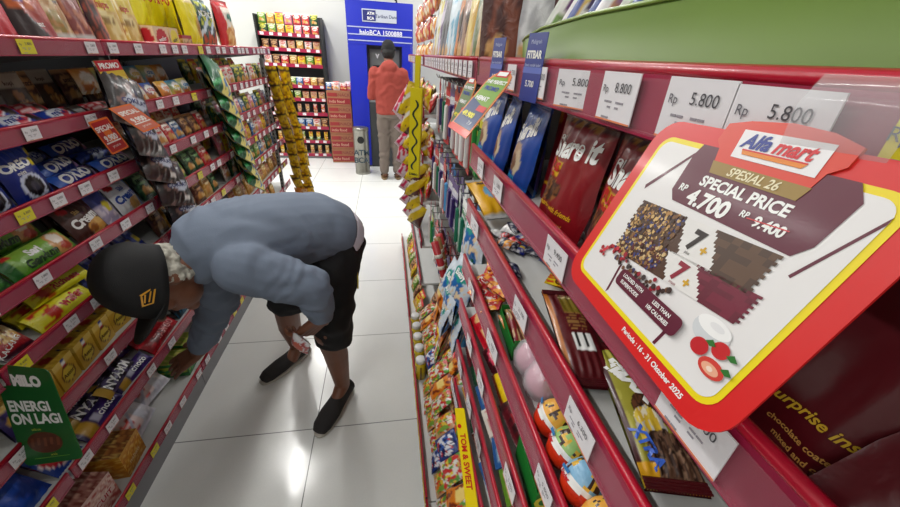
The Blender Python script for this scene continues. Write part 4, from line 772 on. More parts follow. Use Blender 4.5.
# fourth shelf: sachets, green box, pink eggs, round eggs
pile(['sachet'], 34, .185, .29, .505, .69, S4, 'small red candy sachet in the %s of its heap on the right shelf', 'candy sachet', 'red candy sachets heaped on the right shelf', 4)
def green_box(name, label, x, y, z, w, d, h, fill, yaw=0):
    t = empty(name, (x, y, z), (0, 0, R(yaw))); tag(t, label, 'display box'); g = plain('green_board', (20, 116, 40), .45)
    th = .0015; b = MB(); b.box((-w/2, -d/2, 0), (w/2, d/2, th), (20, 116, 40)); b.build('box_base', g, t)
    for a, c in (((-w/2, -d/2, th), (-w/2+th, d/2, h*.8)), ((w/2-th, -d/2, th), (w/2, d/2, h)), ((-w/2+th, -d/2, th), (w/2-th, -d/2+th, h)), ((-w/2+th, d/2-th, th), (w/2-th, d/2, h))):
        MB().box(a, c, (20, 116, 40)).build('side_wall', g, t)
    m = MB(); m.text('GO', h*.4, 0, h*.5, (236, 226, 60), y=-d/2-.0006, bold=.04); m.build('lettering', M['card'], t)
    return t
green_box('display_box', 'open green card box of brown and orange sticks on the right shelf', .222, .452, S4, .07, .095, .04, None, -4)
cols = [('orange', (216, 104, 24)), ('dark red', (120, 20, 30)), ('brown', (86, 40, 24)), ('blue', (50, 70, 130)), ('orange', (206, 90, 20))]
pkst = {}
for i in range(12):
    nm, c = cols[i % 5]
    if nm not in pkst:
        pk('st'+nm, 'snack_stick', .014, .085, .01, dict(bg=c, sh=[('n', 0, 0, 1, 1, 5, .15, (200, 170, 120))]), (6, 16), 'foil'); pkst[nm] = K['st'+nm]
    put(pkst[nm], (.197+.0105*(i % 6), .413-.0*i, S4+.010+.012*(i//6)), (R(-83), 0, R(rc.uniform(-9, 9))), '%s wrapped snack stick in open green box, %s from the aisle' % (nm, ORD[i]), 'snack stick', 'wrapped sticks in the green box')
def toy_egg(y, x, z, i):
    t = empty('toy_capsule', (x, y, z), (R(-20), R(12), R(20*i))); tag(t, 'pink plastic toy capsule in clear wrap, %s of two below the second rail' % ['nearer', 'farther'][i], 'toy capsule', 'pink toy capsules on the right shelf')
    pnk = plain('pink_plastic', (226, 150, 176), .35); b = MB()
    b.lathe([(.0, .0), (.012, .001), (.021, .01), (.023, .022), (.021, .032), (.013, .043), (.0, .047)], 20); b.build('capsule', pnk, t)
    b = MB(); b.add([(-.012, -.0235, .018), (.012, -.0235, .018), (.012, -.0225, .034), (-.012, -.0225, .034)], [(0, 1, 2, 3)], (190, 50, 80)); b.add([(-.006, -.024, .022), (.008, -.024, .02), (.006, -.0235, .03)], [(0, 1, 2)], (226, 196, 120)); b.build('sticker', M['card'], t)
    sp = dict(bg=(226, 214, 222), sh=[]); b = MB(); b.lathe([(.0, -.003), (.02, -.002), (.027, .012), (.027, .03), (.018, .046), (.006, .054), (.014, .066)], 14, (230, 224, 230)); b.build('clear_wrap', M['clear'], t)
toy_egg(.335, .203, S4+.003, 0); toy_egg(.378, .205, S4+.003, 1); 
def surprise_egg(y, x, z, i, c, lo):
    t = empty('chocolate_egg', (x, y, z), (R(-36), R(-14), YR+R(14*i-26))); tag(t, 'round chocolate surprise egg with %s top, %s of the row under second right rail' % (c[0], ['farthest', 'middle', 'nearest', 'last'][i]), 'chocolate egg', 'surprise eggs on the right shelf')
    prof = [(0, 0), (.010, .001), (.0175, .007), (.0215, .016), (.0225, .024), (.021, .034), (.016, .044), (.009, .0505), (0, .052)]
    def cf(a, zz): return lo if zz < .021 else (236, 234, 232) if zz < .026 else (c[1] if noise.noise(Vector((a*2.2, zz*70, i))) < .18 else ((226, 176, 50) if noise.noise(Vector((a*3, zz*90, 7+i))) > 0 else (60, 36, 28)))
    pr = [];
    for k in range(len(prof)-1):
        for q in range(3): pr.append((prof[k][0]+(prof[k+1][0]-prof[k][0])*q/3, prof[k][1]+(prof[k+1][1]-prof[k][1])*q/3))
    pr.append(prof[-1])
    b = MB(); b.lathe(pr, 40, cf=cf); b.build('egg_shell', M['foil'], t)
    b = MB()
    def ring(x_, z_): 
        rr = .0222+.0012
        return -math.sqrt(max(0, rr*rr-x_*x_))
    b.add([(q*.003-.018, ring(q*.003-.018, 0), z_) for z_ in (.0195, .0245) for q in range(13)], [(q, q+1, q+14, q+13) for q in range(12)], W_)
    b.text('Kinder', .0045, -.003, .022, RED, f=lambda a, c_: ring(a, 0)-.0005, bold=.05); b.box((-.012, -.0242, .0255), (.0, -.0236, .029), (50, 120, 180)); b.build('label_band', M['card'], t)
for i, (y, x) in enumerate(((.282, .182), (.238, .182), (.195, .182), (.150, .182))):
    surprise_egg(y, x, S4+.007, i, [('orange', (236, 170, 70)), ('green', (150, 190, 110)), ('light blue', (130, 180, 214)), ('orange', (236, 170, 70))][i], (206, 50, 20))
MB().box((-.024, -.105, 0), (.024, .105, .0015), (230, 230, 230)).build('egg_tray', M['film'], None, (.198, .22, S4)); tag(bpy.data.objects['egg_tray'], 'clear plastic tray under the surprise eggs', 'tray')
# fifth shelf
g = 'under the third right rail'
Rt('malk', .60, .180, S5+.012, 52, 6, 0, group=g, s=1.05); Rt('malk', .605, .24, S5+.0, 14, 0, 0, group=g)
Rt('pinkred', .505, .182, S5+.014, 56, 6, group=g, s=1.2); Rt('yelpk', .44, .182, S5+.014, 56, 0, group=g, s=1.1); Rt('loveblk', .37, .180, S5+.014, 58, 5, group=g, s=1.05); Rt('pinkred', .53, .24, S5, 20, 6, group=g); Rt('yelpk', .46, .245, S5, 20, 0, group=g); Rt('loveblk', .39, .245, S5, 10, 5, group=g)
green_box('display_box', 'tall green card box below the surprise eggs on the right', .206, .285, S5, .05, .085, .06, None, -3)
for i in range(6): put(K['storange'], (.192+.005*i, .27, S5+.01+.006*(i % 2)), (R(-86), 0, R(rc.uniform(-6, 6))), 'orange wrapped stick in the tall green box, %s from the aisle' % ORD[i], 'snack stick', 'orange sticks in the tall green box')
Rt('yelpk', .225, .2, S5, 30, 0, group=g); Rt('pinkred', .16, .2, S5, 30, 0, group=g)
# sixth shelf
g = 'under the fourth right rail'
for i, key in enumerate(['loveblk', 'pkdkleaf', 'pkblue', 'pkwhitered', 'pkblue', 'pklime', 'pkred', 'loveblk']): Rt(key, .665-.064*i, .182, S6+.012, 56, rc.uniform(-8, 8), group=g, s=.74 if key[:2] == 'pk' else .95)
for i, key in enumerate(['pkred', 'pkyel', 'loveblk', 'pkbrown', 'pkred', 'pkyel', 'pkblue']): Rt(key, .665-.062*i, .26, S6, 20, rc.uniform(-8, 8), group=g, s=.7)
g = 'under the fifth right rail'
for i, key in enumerate(['pkgold', 'pkdkleaf', 'pkbrown', 'pkblue', 'pkgold', 'pklime']): Rt(key, .66-.072*i, .185, S7+.01, 52, rc.uniform(-8, 8), group=g, s=.8)
# bins low down: packs in rows stepping back
def Rrow(keys, y0, y1, x, z, lean, g, s=1, jit=10, gap=.002):
    y = y0; i = 0
    while True:
        key = keys[i % len(keys)]; w = K[key].w*s
        if y+w > y1: break
        Rt(key, y+w/2, x+rc.uniform(-.006, .006), z, lean+rc.uniform(-8, 8), rc.uniform(-jit, jit), rc.uniform(-6, 6), s, group=g); y += w+gap; i += 1
pk('jelly', 'candy_pack', .085, .1, .03, dict(bg=(196, 150, 110), sh=[('c', .5, .45, .5, .45, [(206, 50, 40), (226, 190, 60), (120, 160, 60), (222, 214, 200), (226, 120, 40), (150, 30, 40)], 9), ('r', 0, .88, 1, 1, (206, 40, 50))]), (20, 22), 'clear' if 0 else 'foil')
pk('bluepk', 'candy_pack', .085, .09, .03, dict(bg=(24, 50, 120), sh=[('c', .5, .45, .46, .42, [(60, 100, 180), (222, 222, 230), (20, 30, 80), (190, 40, 50)], 8)]), (18, 18), 'foil')
pk('whitepk', 'candy_pack', .09, .12, .03, dict(bg=(216, 214, 208), sh=[('n', 0, 0, 1, 1, 5, .0, (196, 40, 44)), ('n', 0, 0, 1, 1, 6, .2, (90, 150, 60)), ('e', .5, .75, .3, .12, (190, 150, 60)), ('n', 0, 0, 1, .5, 8, .25, (226, 200, 60))]), (20, 22), 'foil', texts=[('Jelly', .5, .75, .12, RED)])
pk('orangepk', 'snack_pack', .075, .13, .03, dict(bg=(214, 120, 24), sh=[('n', 0, 0, 1, 1, 5, .1, (120, 40, 20)), ('e', .5, .5, .3, .16, (236, 206, 120)), ('r', 0, .9, 1, 1, (90, 30, 20))]), (14, 18), 'foil')
pk('aquapk', 'snack_pack', .1, .13, .035, dict(bg=(206, 216, 226), sh=[('n', 0, 0, 1, .6, 4, .0, (30, 100, 170)), ('e', .5, .7, .32, .16, (40, 150, 140)), ('n', .1, .1, .9, .5, 7, .15, (226, 200, 160))]), (22, 24), 'soft', texts=[('Baby', .5, .7, .12, W_, {'bold': .04})])
DESC.update(jelly='clear pack of mixed jelly sweets', bluepk='navy and white sweet pack', whitepk='white and red sweet pack', orangepk='orange and brown snack pack', aquapk='white and blue snack pack', yogpk='x')
g = 'in the low bins of the hook unit'
zb = .105-.03
Rrow(['jelly', 'whitepk', 'jelly', 'bluepk', 'whitepk'], .10, 1.28, .135, zb, 40, 'in front row of the base bin')
Rrow(['whitepk', 'jelly', 'pkred', 'jelly'], .42, 1.7, .20, zb+.03, 34, 'in second row of the base bin')
Rrow(['jelly', 'whitepk', 'orangepk', 'whitepk', 'bluepk'], .42, 1.7, .15, zb+.14, 46, 'heaped on the base bin')
Rrow(['orangepk', 'jelly', 'pkbrown', 'whitepk'], .74, 1.7, .22, zb+.17, 30, 'behind the base bin heap')
Rrow(['bluepk', 'jelly', 'bluepk'], .10, .72, .19, zb+.10, 50, 'in the near base bin')
for zt, xx, ks, nm in ((.46, .30, ['jelly', 'orangepk', 'pkyel', 'aquapk'], 'on lowest hook shelf'), (.66, .34, ['orangepk', 'whitepk', 'pkblue', 'pkred'], 'on second hook shelf'), (.92, .38, ['pkpink', 'pkblue', 'aquapk', 'pkred'], 'on third hook shelf')):
    Rrow(ks, .74, 1.72, xx, zt-.029, 12, nm)
# jars with white lids
for i in range(9):
    t = empty('sweet_jar', (.128+.055*(i % 2), 1.30+.085*(i//2)+.02*(i % 2), zb+.001)); tag(t, 'yellow sweet jar with white lid at foot of right unit, %s along' % ORD[i], 'sweet jar', 'jars with white lids')
    MB().lathe([(0, 0), (.024, 0), (.027, .004), (.027, .085), (.022, .1), (.0, .1)], 18, (210, 180, 30), cf=lambda a, z: (214, 190, 30) if z > .05 or math.sin(a*5) > 0 else (120, 90, 20)).build('jar_body', M['soft'], t)
    MB().lathe([(.022, .1), (.024, .101), (.024, .118), (.021, .121), (0, .121)], 18, (232, 232, 228)).build('lid', M['white'], t)
# hooks with hanging goods on the mid section
def blister(key, w, h, c1, c2, c3, txt):
    b = MB(); b.box((-w/2, -.0006, -h), (w/2, .0006, 0), c1); 
    for q in range(14):
        z0 = -h*(q+1)/14; cc = c2 if hsh(q, 1, len(key)) > .5 else c1
        b.box((-w/2, -.0010, z0), (w/2, -.0007, z0+h/14), cc)
    b.text(txt, w*.22, 0, -h*.16, W_, y=-.0014, bold=.03)
    b.box((-w*.2, -.012, -h*.92), (w*.2, -.001, -h*.3), c3, ch=.003)
    b.box((-.012, -.0008, 0), (.012, .0006, .02), c1)
    K[key] = Kind('blister_pack', [('blister_pack', b.mesh('blister_pack', [M['card']]), None)], w, h, .015)
blister('bl1', .055, .2, (190, 24, 34), (160, 14, 24), (226, 226, 226), 'Formula'); blister('bl2', .06, .18, (226, 228, 228), (40, 120, 70), (30, 120, 90), 'Dent'); blister('bl3', .055, .17, (80, 50, 120), (200, 200, 214), (60, 40, 110), 'Kids')
blister('bl4', .06, .17, (60, 130, 190), (226, 228, 232), (90, 170, 220), 'Oral'); blister('bl5', .05, .18, (40, 90, 50), (210, 200, 60), (40, 140, 60), 'Soft')
BD = {'bl1': 'red toothbrush card', 'bl2': 'white and green toothbrush card', 'bl3': 'purple toothbrush card', 'bl4': 'blue and white toothbrush card', 'bl5': 'green and yellow toothbrush card'}
def hook(y, z, x0=.54, x1=.20):
    o = MB().tube([(x0-x1, 0, 0), (0, 0, 0), (-.006, 0, .012)], .0022, (190, 190, 194), n=6).build('hook', M['wire'], None, (x1, y, z)); tag(o, 'chrome hook on the right unit, %s from the near end at its height' % nth(('hook', z)), 'hook', 'chrome hooks holding cards')
for zi, (z, ks) in enumerate(((1.40, ['bl4', 'bl5', 'bl5', 'bl1', 'bl1', 'bl1', 'bl1', 'bl3', 'bl1', 'bl2', 'bl3', 'bl1']), (1.145, ['bl2', 'bl4', 'bl2', 'bl2', 'bl3', 'bl3', 'bl4', 'bl1', 'bl3', 'bl2', 'bl1', 'bl3']), (.86, ['bl4', 'aq', 'bl4', 'bl5', 'bl3', 'bl1', 'bl3', 'bl3', 'bl1', 'bl2', 'bl5', 'bl1']))):
    for i in range(12):
        y = .79+.08*i; key = ks[i] if ks[i] != 'aq' else 'bl2'; x = [.215, .20, .19][zi]
        hook(y, z, x1=x)
        for d in range(2): put(K[key], (x+.012+.02*d, y, z-.021), (0, R(rc.uniform(-5, 5)), YR+R(rc.uniform(-12, 12))), '%s on %s row of hooks, %s along, %s on its hook' % (BD[key], ['top', 'middle', 'low'][zi], ORD[i], ['front', 'second'][d]), 'toothbrush card', 'toothbrush cards on the hooks')
# white and blue packs bunched on the end hook
for i, (y, z, x, key) in enumerate(((.78, 1.0, .165, 'aquapk'), (.80, .93, .15, 'aquapk'), (.84, .87, .145, 'aquapk'), (.77, .85, .165, 'aquapk'), (.86, .95, .15, 'aquapk'), (.88, .78, .15, 'orangepk'), (.96, .85, .15, 'orangepk'), (.95, .72, .15, 'yelpk'), (.79, 1.12, .2, 'aquapk'), (.9, .68, .14, 'whitepk'), (1.02, .75, .15, 'orangepk'))):
    Rt(key, y, x, z-.1, 14, rc.uniform(-20, 20), rc.uniform(-20, 20), group='hanging at the section end')
# long strips hanging in the aisle: yellow crayons, red liquorice
def crayon():
    b = MB(); b.box((-.024, -.006, -.32), (.024, .006, 0), (222, 204, 16), ch=.002); V = []; F = []
    for q in range(41):
        z = -.04-.25*q/40; x = .009*math.sin(q*.62); V += [(x-.004, -.0066, z), (x+.004, -.0066, z)]
    F = [(2*q, 2*q+2, 2*q+3, 2*q+1) for q in range(40)]; b.add(V, F, (30, 50, 40)); b.text('JUMBO', .008, 0, -.308, (40, 40, 40), y=-.0068, bold=.03)
    t = tag(b.build('candy_strip', M['soft'], None, (.108, 1.40, 1.375), (0, R(2), YR+R(60))), 'long yellow sleeve with a dark wavy line hanging in the aisle', 'candy strip')
    MB().box((-.010, -.002, 0), (.010, .002, .10), (214, 196, 20)).build('hang_tab', M['soft'], t)
crayon()
for i in range(4):
    cc = [(170, 30, 40), (150, 110, 60), (190, 60, 60), (60, 30, 30)][i]; nm = ['red', 'tan', 'pale red', 'dark brown'][i]
    b = MB(); b.tube([(0, 0, 0), (.004, 0, -.12), (.0, .004, -.25), (.006, 0, -.42)], .012, cc, n=8)
    for q in range(9): b.tube([(.002, 0, -.04-.04*q), (.002, 0, -.052-.04*q)], .0128, (226, 214, 200), n=8)
    tag(b.build('candy_strip', M['soft'], None, (.135+.02*i, 1.0+.09*i, .97-.03*i), (R(-8+5*i), R(-14), 0)), '%s long thin candy strip hanging in front of the hook unit' % nm, 'candy strip')
# pink and yellow snack bags hanging into the aisle
pk('pinkhang', 'hanging_snack_bag', .11, .2, .05, dict(bg=(206, 30, 90), sh=[('n', 0, 0, 1, 1, 4, .0, (226, 206, 214)), ('n', 0, .3, 1, 1, 6, .12, (206, 20, 50)), ('r', 0, 0, 1, .1, (226, 200, 210))]), (14, 16), 'foil')
pk('yelbrown', 'hanging_snack_bag', .105, .19, .05, dict(bg=(222, 190, 20), sh=[('b', -1, 1, -1, -.25, (90, 30, 24)), ('b', -1, 1, .3, .5, (222, 216, 206)), ('n', 0, 0, .6, .6, 6, .2, (90, 40, 24))]), (14, 16), 'foil')
for i in range(8):
    z = 1.34-.085*i
    put(K['pinkhang'], (.06+.008*(i % 2)+.006*i, 2.06+.01*i, z-.16), (R(10), R(30+rc.uniform(-12, 12)), R(-20+rc.uniform(-20, 20))), 'pink and white snack bag hanging in the aisle, %s from top' % ORD[i], 'snack bag', 'pink snack bags on the aisle strip', .9)
    put(K['yelbrown'], (.09+.006*i, 1.88+.008*i, z-.13), (R(10), R(30+rc.uniform(-12, 12)), R(-24+rc.uniform(-20, 20))), 'yellow and brown snack bag hanging in the aisle, %s from top' % ORD[i], 'snack bag', 'yellow snack bags on the aisle strip', .85)
for x, y, nm in ((.14, 2.12, 'pink'), (.15, 1.9, 'yellow')):
    o = MB().box((-.012, -.001, -.78), (.012, .001, .05), (226, 226, 228)).build('clip_strip', M['film'], None, (x, y, 1.47)); tag(o, 'clear strip holding the %s snack bags beside the right unit' % nm, 'clip strip', 'clip strips')
# far section goods
g = 'on the far right section'
for zt in (1.27, 1.06, .85): Rrow(['pkred', 'pkyel', 'pkgold', 'pkbrown', 'whitepk', 'jelly'], 1.76, 2.88, .20, zt-.029, 14, 'on %s shelf of far right section' % {1.27: 'second', 1.06: 'third', .85: 'fourth'}[zt])
Rrow(['jelly', 'pkyel', 'pkbrown', 'pklime'], 1.76, 2.88, .14, zb, 30, 'at foot of far right section')
# jars/packs above the top rail, far section: orange boxes stacked
for ly in range(3):
    for i in range(9):
        key = ['pkred', 'mixorange', 'orangepk'][(i+ly) % 3] if i % 3 else 'mixorange'
        Rt(key, 1.80+.122*i, .215, 1.449+.095*ly, 4, rc.uniform(-8, 8), group='in %s layer atop far right section' % ORD[ly], s=.95 if key != 'orangepk' else .72)
# slim bags above the dense labels
TB = [('slima', (60, 60, 76), (196, 196, 206)), ('slimb', (206, 190, 60), (226, 226, 214)), ('slimc', (90, 60, 110), (206, 196, 214)), ('slimd', (22, 22, 26), (90, 90, 100)), ('slime', (110, 170, 200), (206, 222, 232)), ('slimf', (50, 32, 24), (206, 120, 40)), ('slimg', (60, 34, 24), (150, 110, 90)), ('slimh', (206, 160, 50), (226, 200, 110)), ('slimi', (190, 184, 160), (90, 110, 60)), ('slimj', (214, 130, 30), (226, 190, 120)), ('slimk', (70, 30, 26), (120, 60, 40)), ('sliml', (176, 176, 180), (214, 214, 216))]
nmz = dict(slima='grey and silver', slimb='yellow and white', slimc='purple and white', slimd='black', slime='light blue and white', slimf='dark brown and orange', slimg='dark brown', slimh='golden', slimi='grey striped', slimj='orange', slimk='reddish brown', sliml='silver grey')
for kx, c1, c2 in TB: pk(kx, 'snack_bag', .085, .20, .035, dict(bg=c1, sh=[('n', 0, 0, 1, 1, 5, .08, c2), ('e', .5, .7, .36, .12, c2), ('e', .4, .2, .2, .08, (196, 150, 90))]), (14, 22), 'foil', True); DESC[kx] = nmz[kx]+' upright bag'
yy = 1.68
for kx in ('slima', 'slimb', 'slimc', 'slimd', 'slimd', 'slime', 'slime', 'slimf', 'slimg', 'slimh', 'slimi', 'slimj', 'slimk'):
    Rt(kx, yy, .205, 1.449, 4, rc.uniform(-10, 10), group='above the white label row', s=1.05); yy -= .077
for i in range(5): Rt(['slimk', 'sliml', 'slimk', 'slimf', 'slimj'][i], .69-.03*i, .20+.045*i, 1.449, 2, 60, group='beside the green tray')
# ---- green display tray on top shelf (curved at its far end)
def tray():
    t = empty('display_tray', (.30, .1, 1.449)); tag(t, 'long translucent olive green display tray on the top right shelf', 'display tray')
    olive = plain('olive_plastic', (104, 132, 48), .5, alpha=.94, nscale=6, namp=.3)
    path = [(.174, -.75), (.173, -.3), (.172, .1), (.172, .35), (.175, .46), (.182, .53), (.195, .58), (.24, .61), (.32, .625), (.42, .63)]
    b = MB(); V = []; F = []; n = len(path)
    def hgt(k): return [.062, .062, .063, .062, .058, .052, .05, .05, .05, .05][k]
    for o, dz in ((0, 0), (.0022, 0)):
        for k, (x, y) in enumerate(path):
            V += [(x+.006+o*(1 if k < 5 else .3)-.30, y-.1-o*(0 if k < 4 else 1), .002), (x+o*(1 if k < 5 else .3)-.30, y-.1-o*(0 if k < 4 else 1), .002+hgt(k))]
    for k in range(n-1):
        F.append((2*k, 2*k+1, 2*k+3, 2*k+2)); F.append((2*n+2*k, 2*n+2*k+2, 2*n+2*k+3, 2*n+2*k+1)); F.append((2*k+1, 2*n+2*k+1, 2*n+2*k+3, 2*k+3))
    b.add(V, F, (110, 140, 50), 0, True); b.build('front_wall', olive, t)
    b = MB(); b.tube([(x-.30, y-.1, .002+hgt(k)) for k, (x, y) in enumerate(path)], .0016, (150, 180, 70), n=6); b.build('rim', plain('lime_rim', (120, 150, 54), .3), t)
    MB().add([(x-.30, y-.1, .001) for x, y in path]+[(.12, -.85, .001)], [tuple(range(n+1))], (110, 140, 50)).build('tray_base', olive, t)
    b = MB(); b.box((-.139, .005, .008), (-.13, .03, .012), (222, 222, 222)); b.text('PROMO', .006, -.1, .02, W_)
tray()
pk('cereal', 'cereal_bar', .038, .16, .016, dict(bg=(226, 226, 222), sh=[('r', 0, 0, .16, 1, (196, 200, 190)), ('n', 0, 0, 1, .5, 5, .05, (110, 150, 60)), ('r', .4, .55, .7, .92, (110, 60, 120))]), (12, 26), 'soft')
pk('cereal2', 'cereal_bar', .038, .15, .016, dict(bg=(206, 170, 60), sh=[('r', 0, 0, .2, 1, (60, 80, 150)), ('n', 0, 0, 1, .6, 5, .05, (222, 222, 214)), ('r', .4, .55, .8, .9, (60, 40, 90))]), (12, 26), 'soft')
pk('cereal3', 'cereal_bar', .038, .15, .016, dict(bg=(150, 100, 150), sh=[('r', 0, 0, .3, 1, (226, 222, 226)), ('n', 0, 0, 1, .6, 5, .05, (190, 130, 90))]), (12, 26), 'soft')
cb('limebox', 'cereal_box', .1, .13, .03, dict(bg=(120, 176, 20), sh=[('r', .6, 0, 1, .35, (196, 130, 30)), ('n', .5, .0, 1, .5, 5, .1, (170, 110, 40))])); pk('orgbag', 'snack_bag', .1, .12, .03, dict(bg=(206, 130, 30), sh=[('n', 0, 0, 1, 1, 4, .05, (226, 206, 196))]), (12, 14), 'soft')
DESC.update(cereal='white cereal bar with green print', cereal2='yellow and blue cereal bar', cereal3='lilac and white cereal bar', limebox='lime green cereal box', orgbag='orange and pink snack bag')
for i in range(14):
    Rt(['cereal', 'cereal3', 'cereal', 'cereal2', 'cereal2'][i % 5], .565-.022*i, .205+.012*(i % 3), 1.455, 6, 62, 26, group='standing in the green tray')
Rt('limebox', .37, .235, 1.453, 8, 8, 6, group='in the green tray'); Rt('orgbag', .27, .21, 1.458, 10, 0, 12, group='in the green tray'); Rt('limebox', .15, .24, 1.453, 8, 0, 0, group='in the green tray'); Rt('orgbag', .05, .23, 1.455, 8, 0, 0, group='in the green tray')
# ---------------------------------------------------------------- cards, talkers and the large promotion card
def quadcard(name, corners, label, cat, paintf, thick=.0008, group=None, aspect=1, arm=None):
    """flat card whose face is the bilinear patch of four corners TL, TR, BR, BL; paintf(b) draws in x 0..1, z 0..1 (up)"""
    TL, TR, BR, BL = [Vector(c) for c in corners]
    n = ((TR-TL).cross(BL-TL)).normalized()
    cam = Vector((0, 0, 1.47))
    if n.dot(cam-TL) < 0: n = -n
    org = (TL+TR+BR+BL)/4
    t = empty(name, org); tag(t, label, cat, group)
    def build(b, nm, m, par=t):
        b.V = [((TL*(1-x)+TR*x)*z+(BL*(1-x)+BR*x)*(1-z)) - n*y*.25 - org for x, y, z in b.V]
        return b.build(nm, m, par)
    if arm:
        a = Vector(arm)-org; c = (TL+TR)/2-org; s_ = Vector((0, .006, 0))
        MB().add([a-s_, a+s_, (a+c)/2+s_+Vector((.004, 0, .006)), (a+c)/2-s_+Vector((.004, 0, .006)), c+s_-Vector((0, 0, .008)), c-s_-Vector((0, 0, .008))], [(0, 1, 2, 3), (3, 2, 4, 5)], (235, 236, 238)).build('clear_arm', M['film2'], t)
    paintf(build); return t
def rrect(x0, z0, x1, z1, r, k=5, rx=None):
    rx = rx or r; P = []
    for cx, cz, a0 in ((x1-rx, z1-r, 0), (x0+rx, z1-r, 90), (x0+rx, z0+r, 180), (x1-rx, z0+r, 270)):
        for q in range(k+1):
            a = R(a0+90*q/k); P.append((cx+rx*math.cos(a), cz+r*math.sin(a)))
    return P
# green card with white heading, at the left unit's section end
def milo(build):
    b = MB(); b.slab(rrect(0, 0, 1, 1, .06, rx=.09), -.004, .004, (24, 92, 38)); build(b, 'card_board', M['card'])
    b = MB(); b.text('MILO', .10, .53, .86, W_, y=-.006, bold=.07, sx=1.5)
    b.text('ENERGI', .10, .42, .60, W_, y=-.006, bold=.04, sx=1.5); b.text('ON LAGI', .10, .47, .47, W_, y=-.006, bold=.04, sx=1.5); build(b, 'lettering', M['card'])
    b = MB(); b.poly([(.47+.30*math.cos(a*math.pi/12), .22+.11*math.sin(a*math.pi/12)) for a in range(24)][::-1], -.006, (84, 44, 26)); 
    for q in range(5): b.poly([(.22+.11*q, .18+.015*(q % 2)), (.27+.11*q, .18+.015*(q % 2)), (.30+.11*q, .27), (.25+.11*q, .27)], -.007, (110, 62, 38))
    b.text('coklat susu', .025, .4, .36, (190, 200, 60), y=-.006); b.text('serealia', .025, .55, .09, (190, 200, 60), y=-.006); b.poly([(.2, .06), (.8, .06), (.8, .065), (.2, .065)], -.006, (120, 170, 60)); build(b, 'printed_biscuit', M['card'])
quadcard('promotion_card', [(-.885, .745, .822), (-.762, .722, .815), (-.716, .640, .612), (-.850, .652, .588)], 'green rounded card with white heading and a biscuit, at lower left', 'promotion card', milo)
def tagcard(c1, c2, txt):
    def f(build):
        b = MB(); b.slab(rrect(0, 0, 1, 1, .04), -.003, .003, (226, 110, 40)); build(b, 'card_board', M['card'])
        b = MB(); b.poly(rrect(.06, .05, .94, .95, .04)[::-1], -.004, c1); build(b, 'printed_field', M['card'])
        b = MB(); b.text(txt, .14, .5, .74, c2, y=-.005, bold=.04, sx=1.2, rot=0); b.text('9.900', .16, .5, .45, c2, y=-.005, bold=.05, sx=1.3); b.text('promo', .08, .5, .2, c2, y=-.005, sx=1.4); b.poly([(.1, .3), (.9, .3), (.9, .34), (.1, .34)], -.005, c2); build(b, 'lettering', M['card'])
    return f
quadcard('promotion_card', [(-.826, 1.215, 1.262), (-.812, 1.275, 1.270), (-.800, 1.305, 1.175), (-.815, 1.245, 1.165)], 'small red and white card with orange border, lower of two on the left rail', 'promotion card', tagcard((170, 26, 34), (236, 226, 222), 'SPECIAL'), arm=(-.846, 1.24, 1.262))
quadcard('promotion_card', [(-.757, 1.206, 1.302), (-.739, 1.274, 1.308), (-.703, 1.329, 1.238), (-.719, 1.26, 1.229)], 'small pale red card with orange border, over the dark chocolate packs', 'promotion card', tagcard((206, 110, 90), (240, 232, 226), 'SPECIAL'), arm=(-.845, 1.25, 1.27))
def ytag(build):
    b = MB(); b.slab([(0, .15), (0, 1), (1, 1), (1, .15)], -.003, .003, (222, 190, 60)); build(b, 'card_board', M['card'])
    b = MB(); b.poly([(.0, .6), (.0, 1), (1, 1), (1, .6)][::-1][::-1], -.004, (186, 16, 40)); b.poly([(.05, .2), (.95, .2), (.95, .35), (.05, .35)], -.004, (226, 206, 120)); b.text('PROMO', .2, .5, .8, W_, y=-.005, bold=.04, sx=.8); build(b, 'lettering', M['card'])
quadcard('promotion_card', [(-.838, 1.345, 1.412), (-.822, 1.43, 1.415), (-.815, 1.445, 1.345), (-.832, 1.36, 1.34)], 'small red and yellow card hanging from the top left rail', 'promotion card', ytag)
def flag(c1, c2, nm):
    def f(build):
        P = [(0, .02), (0, .82), (.1, .93), (.3, .99), (.7, .99), (.9, .93), (1, .82), (1, .02)]
        b = MB(); b.slab(P, -.002, .002, (222, 130, 60)); build(b, 'card_board', M['card'])
        b = MB(); b.poly([(.06, .12), (.06, .82), (.3, .96), (.7, .96), (.94, .82), (.94, .12)][::-1], -.003, c1); b.poly([(.06, .12), (.94, .12), (.94, .42), (.06, .55)], -.0035, c2); b.poly([(0, .02), (1, .02), (1, .11), (0, .11)], -.0035, (214, 50, 30)); build(b, 'printed_field', M['card'])
        b = MB()
        b.poly([(.25, .90), (.75, .90), (.75, 1.0), (.25, 1.0)], -.004, (200, 24, 40)); b.poly([(.3, .92), (.7, .92), (.7, .98), (.3, .98)], -.005, W_)
        b.text('THE PERFECT', .05, .5, .82, W_, y=-.005, bold=.04, sx=2); b.text('PROMO', .06, .5, .72, (30, 60, 150), y=-.005, bold=.04, sx=2); b.text('HEMAT', .06, .45, .56, W_, y=-.005, bold=.05, sx=2); b.poly([(.55, .38), (.92, .38), (.92, .46), (.55, .46)], -.005, (206, 40, 40)); b.text('49.900', .07, .4, .3, (236, 226, 60), y=-.005, bold=.05, sx=2); b.text('7.9', .05, .7, .2, W_, y=-.005, sx=2)
        build(b, 'lettering', M['card'])
    return f
quadcard('hanging_flag', [(.1297, .4763, 1.4631), (.1486, .4435, 1.4635), (.0867, .418, 1.3925), (.0722, .4569, 1.3993)], 'slanting green and blue promotion flag hung from the top right rail', 'promotion flag', flag((120, 160, 50), (40, 60, 110), 'b'))
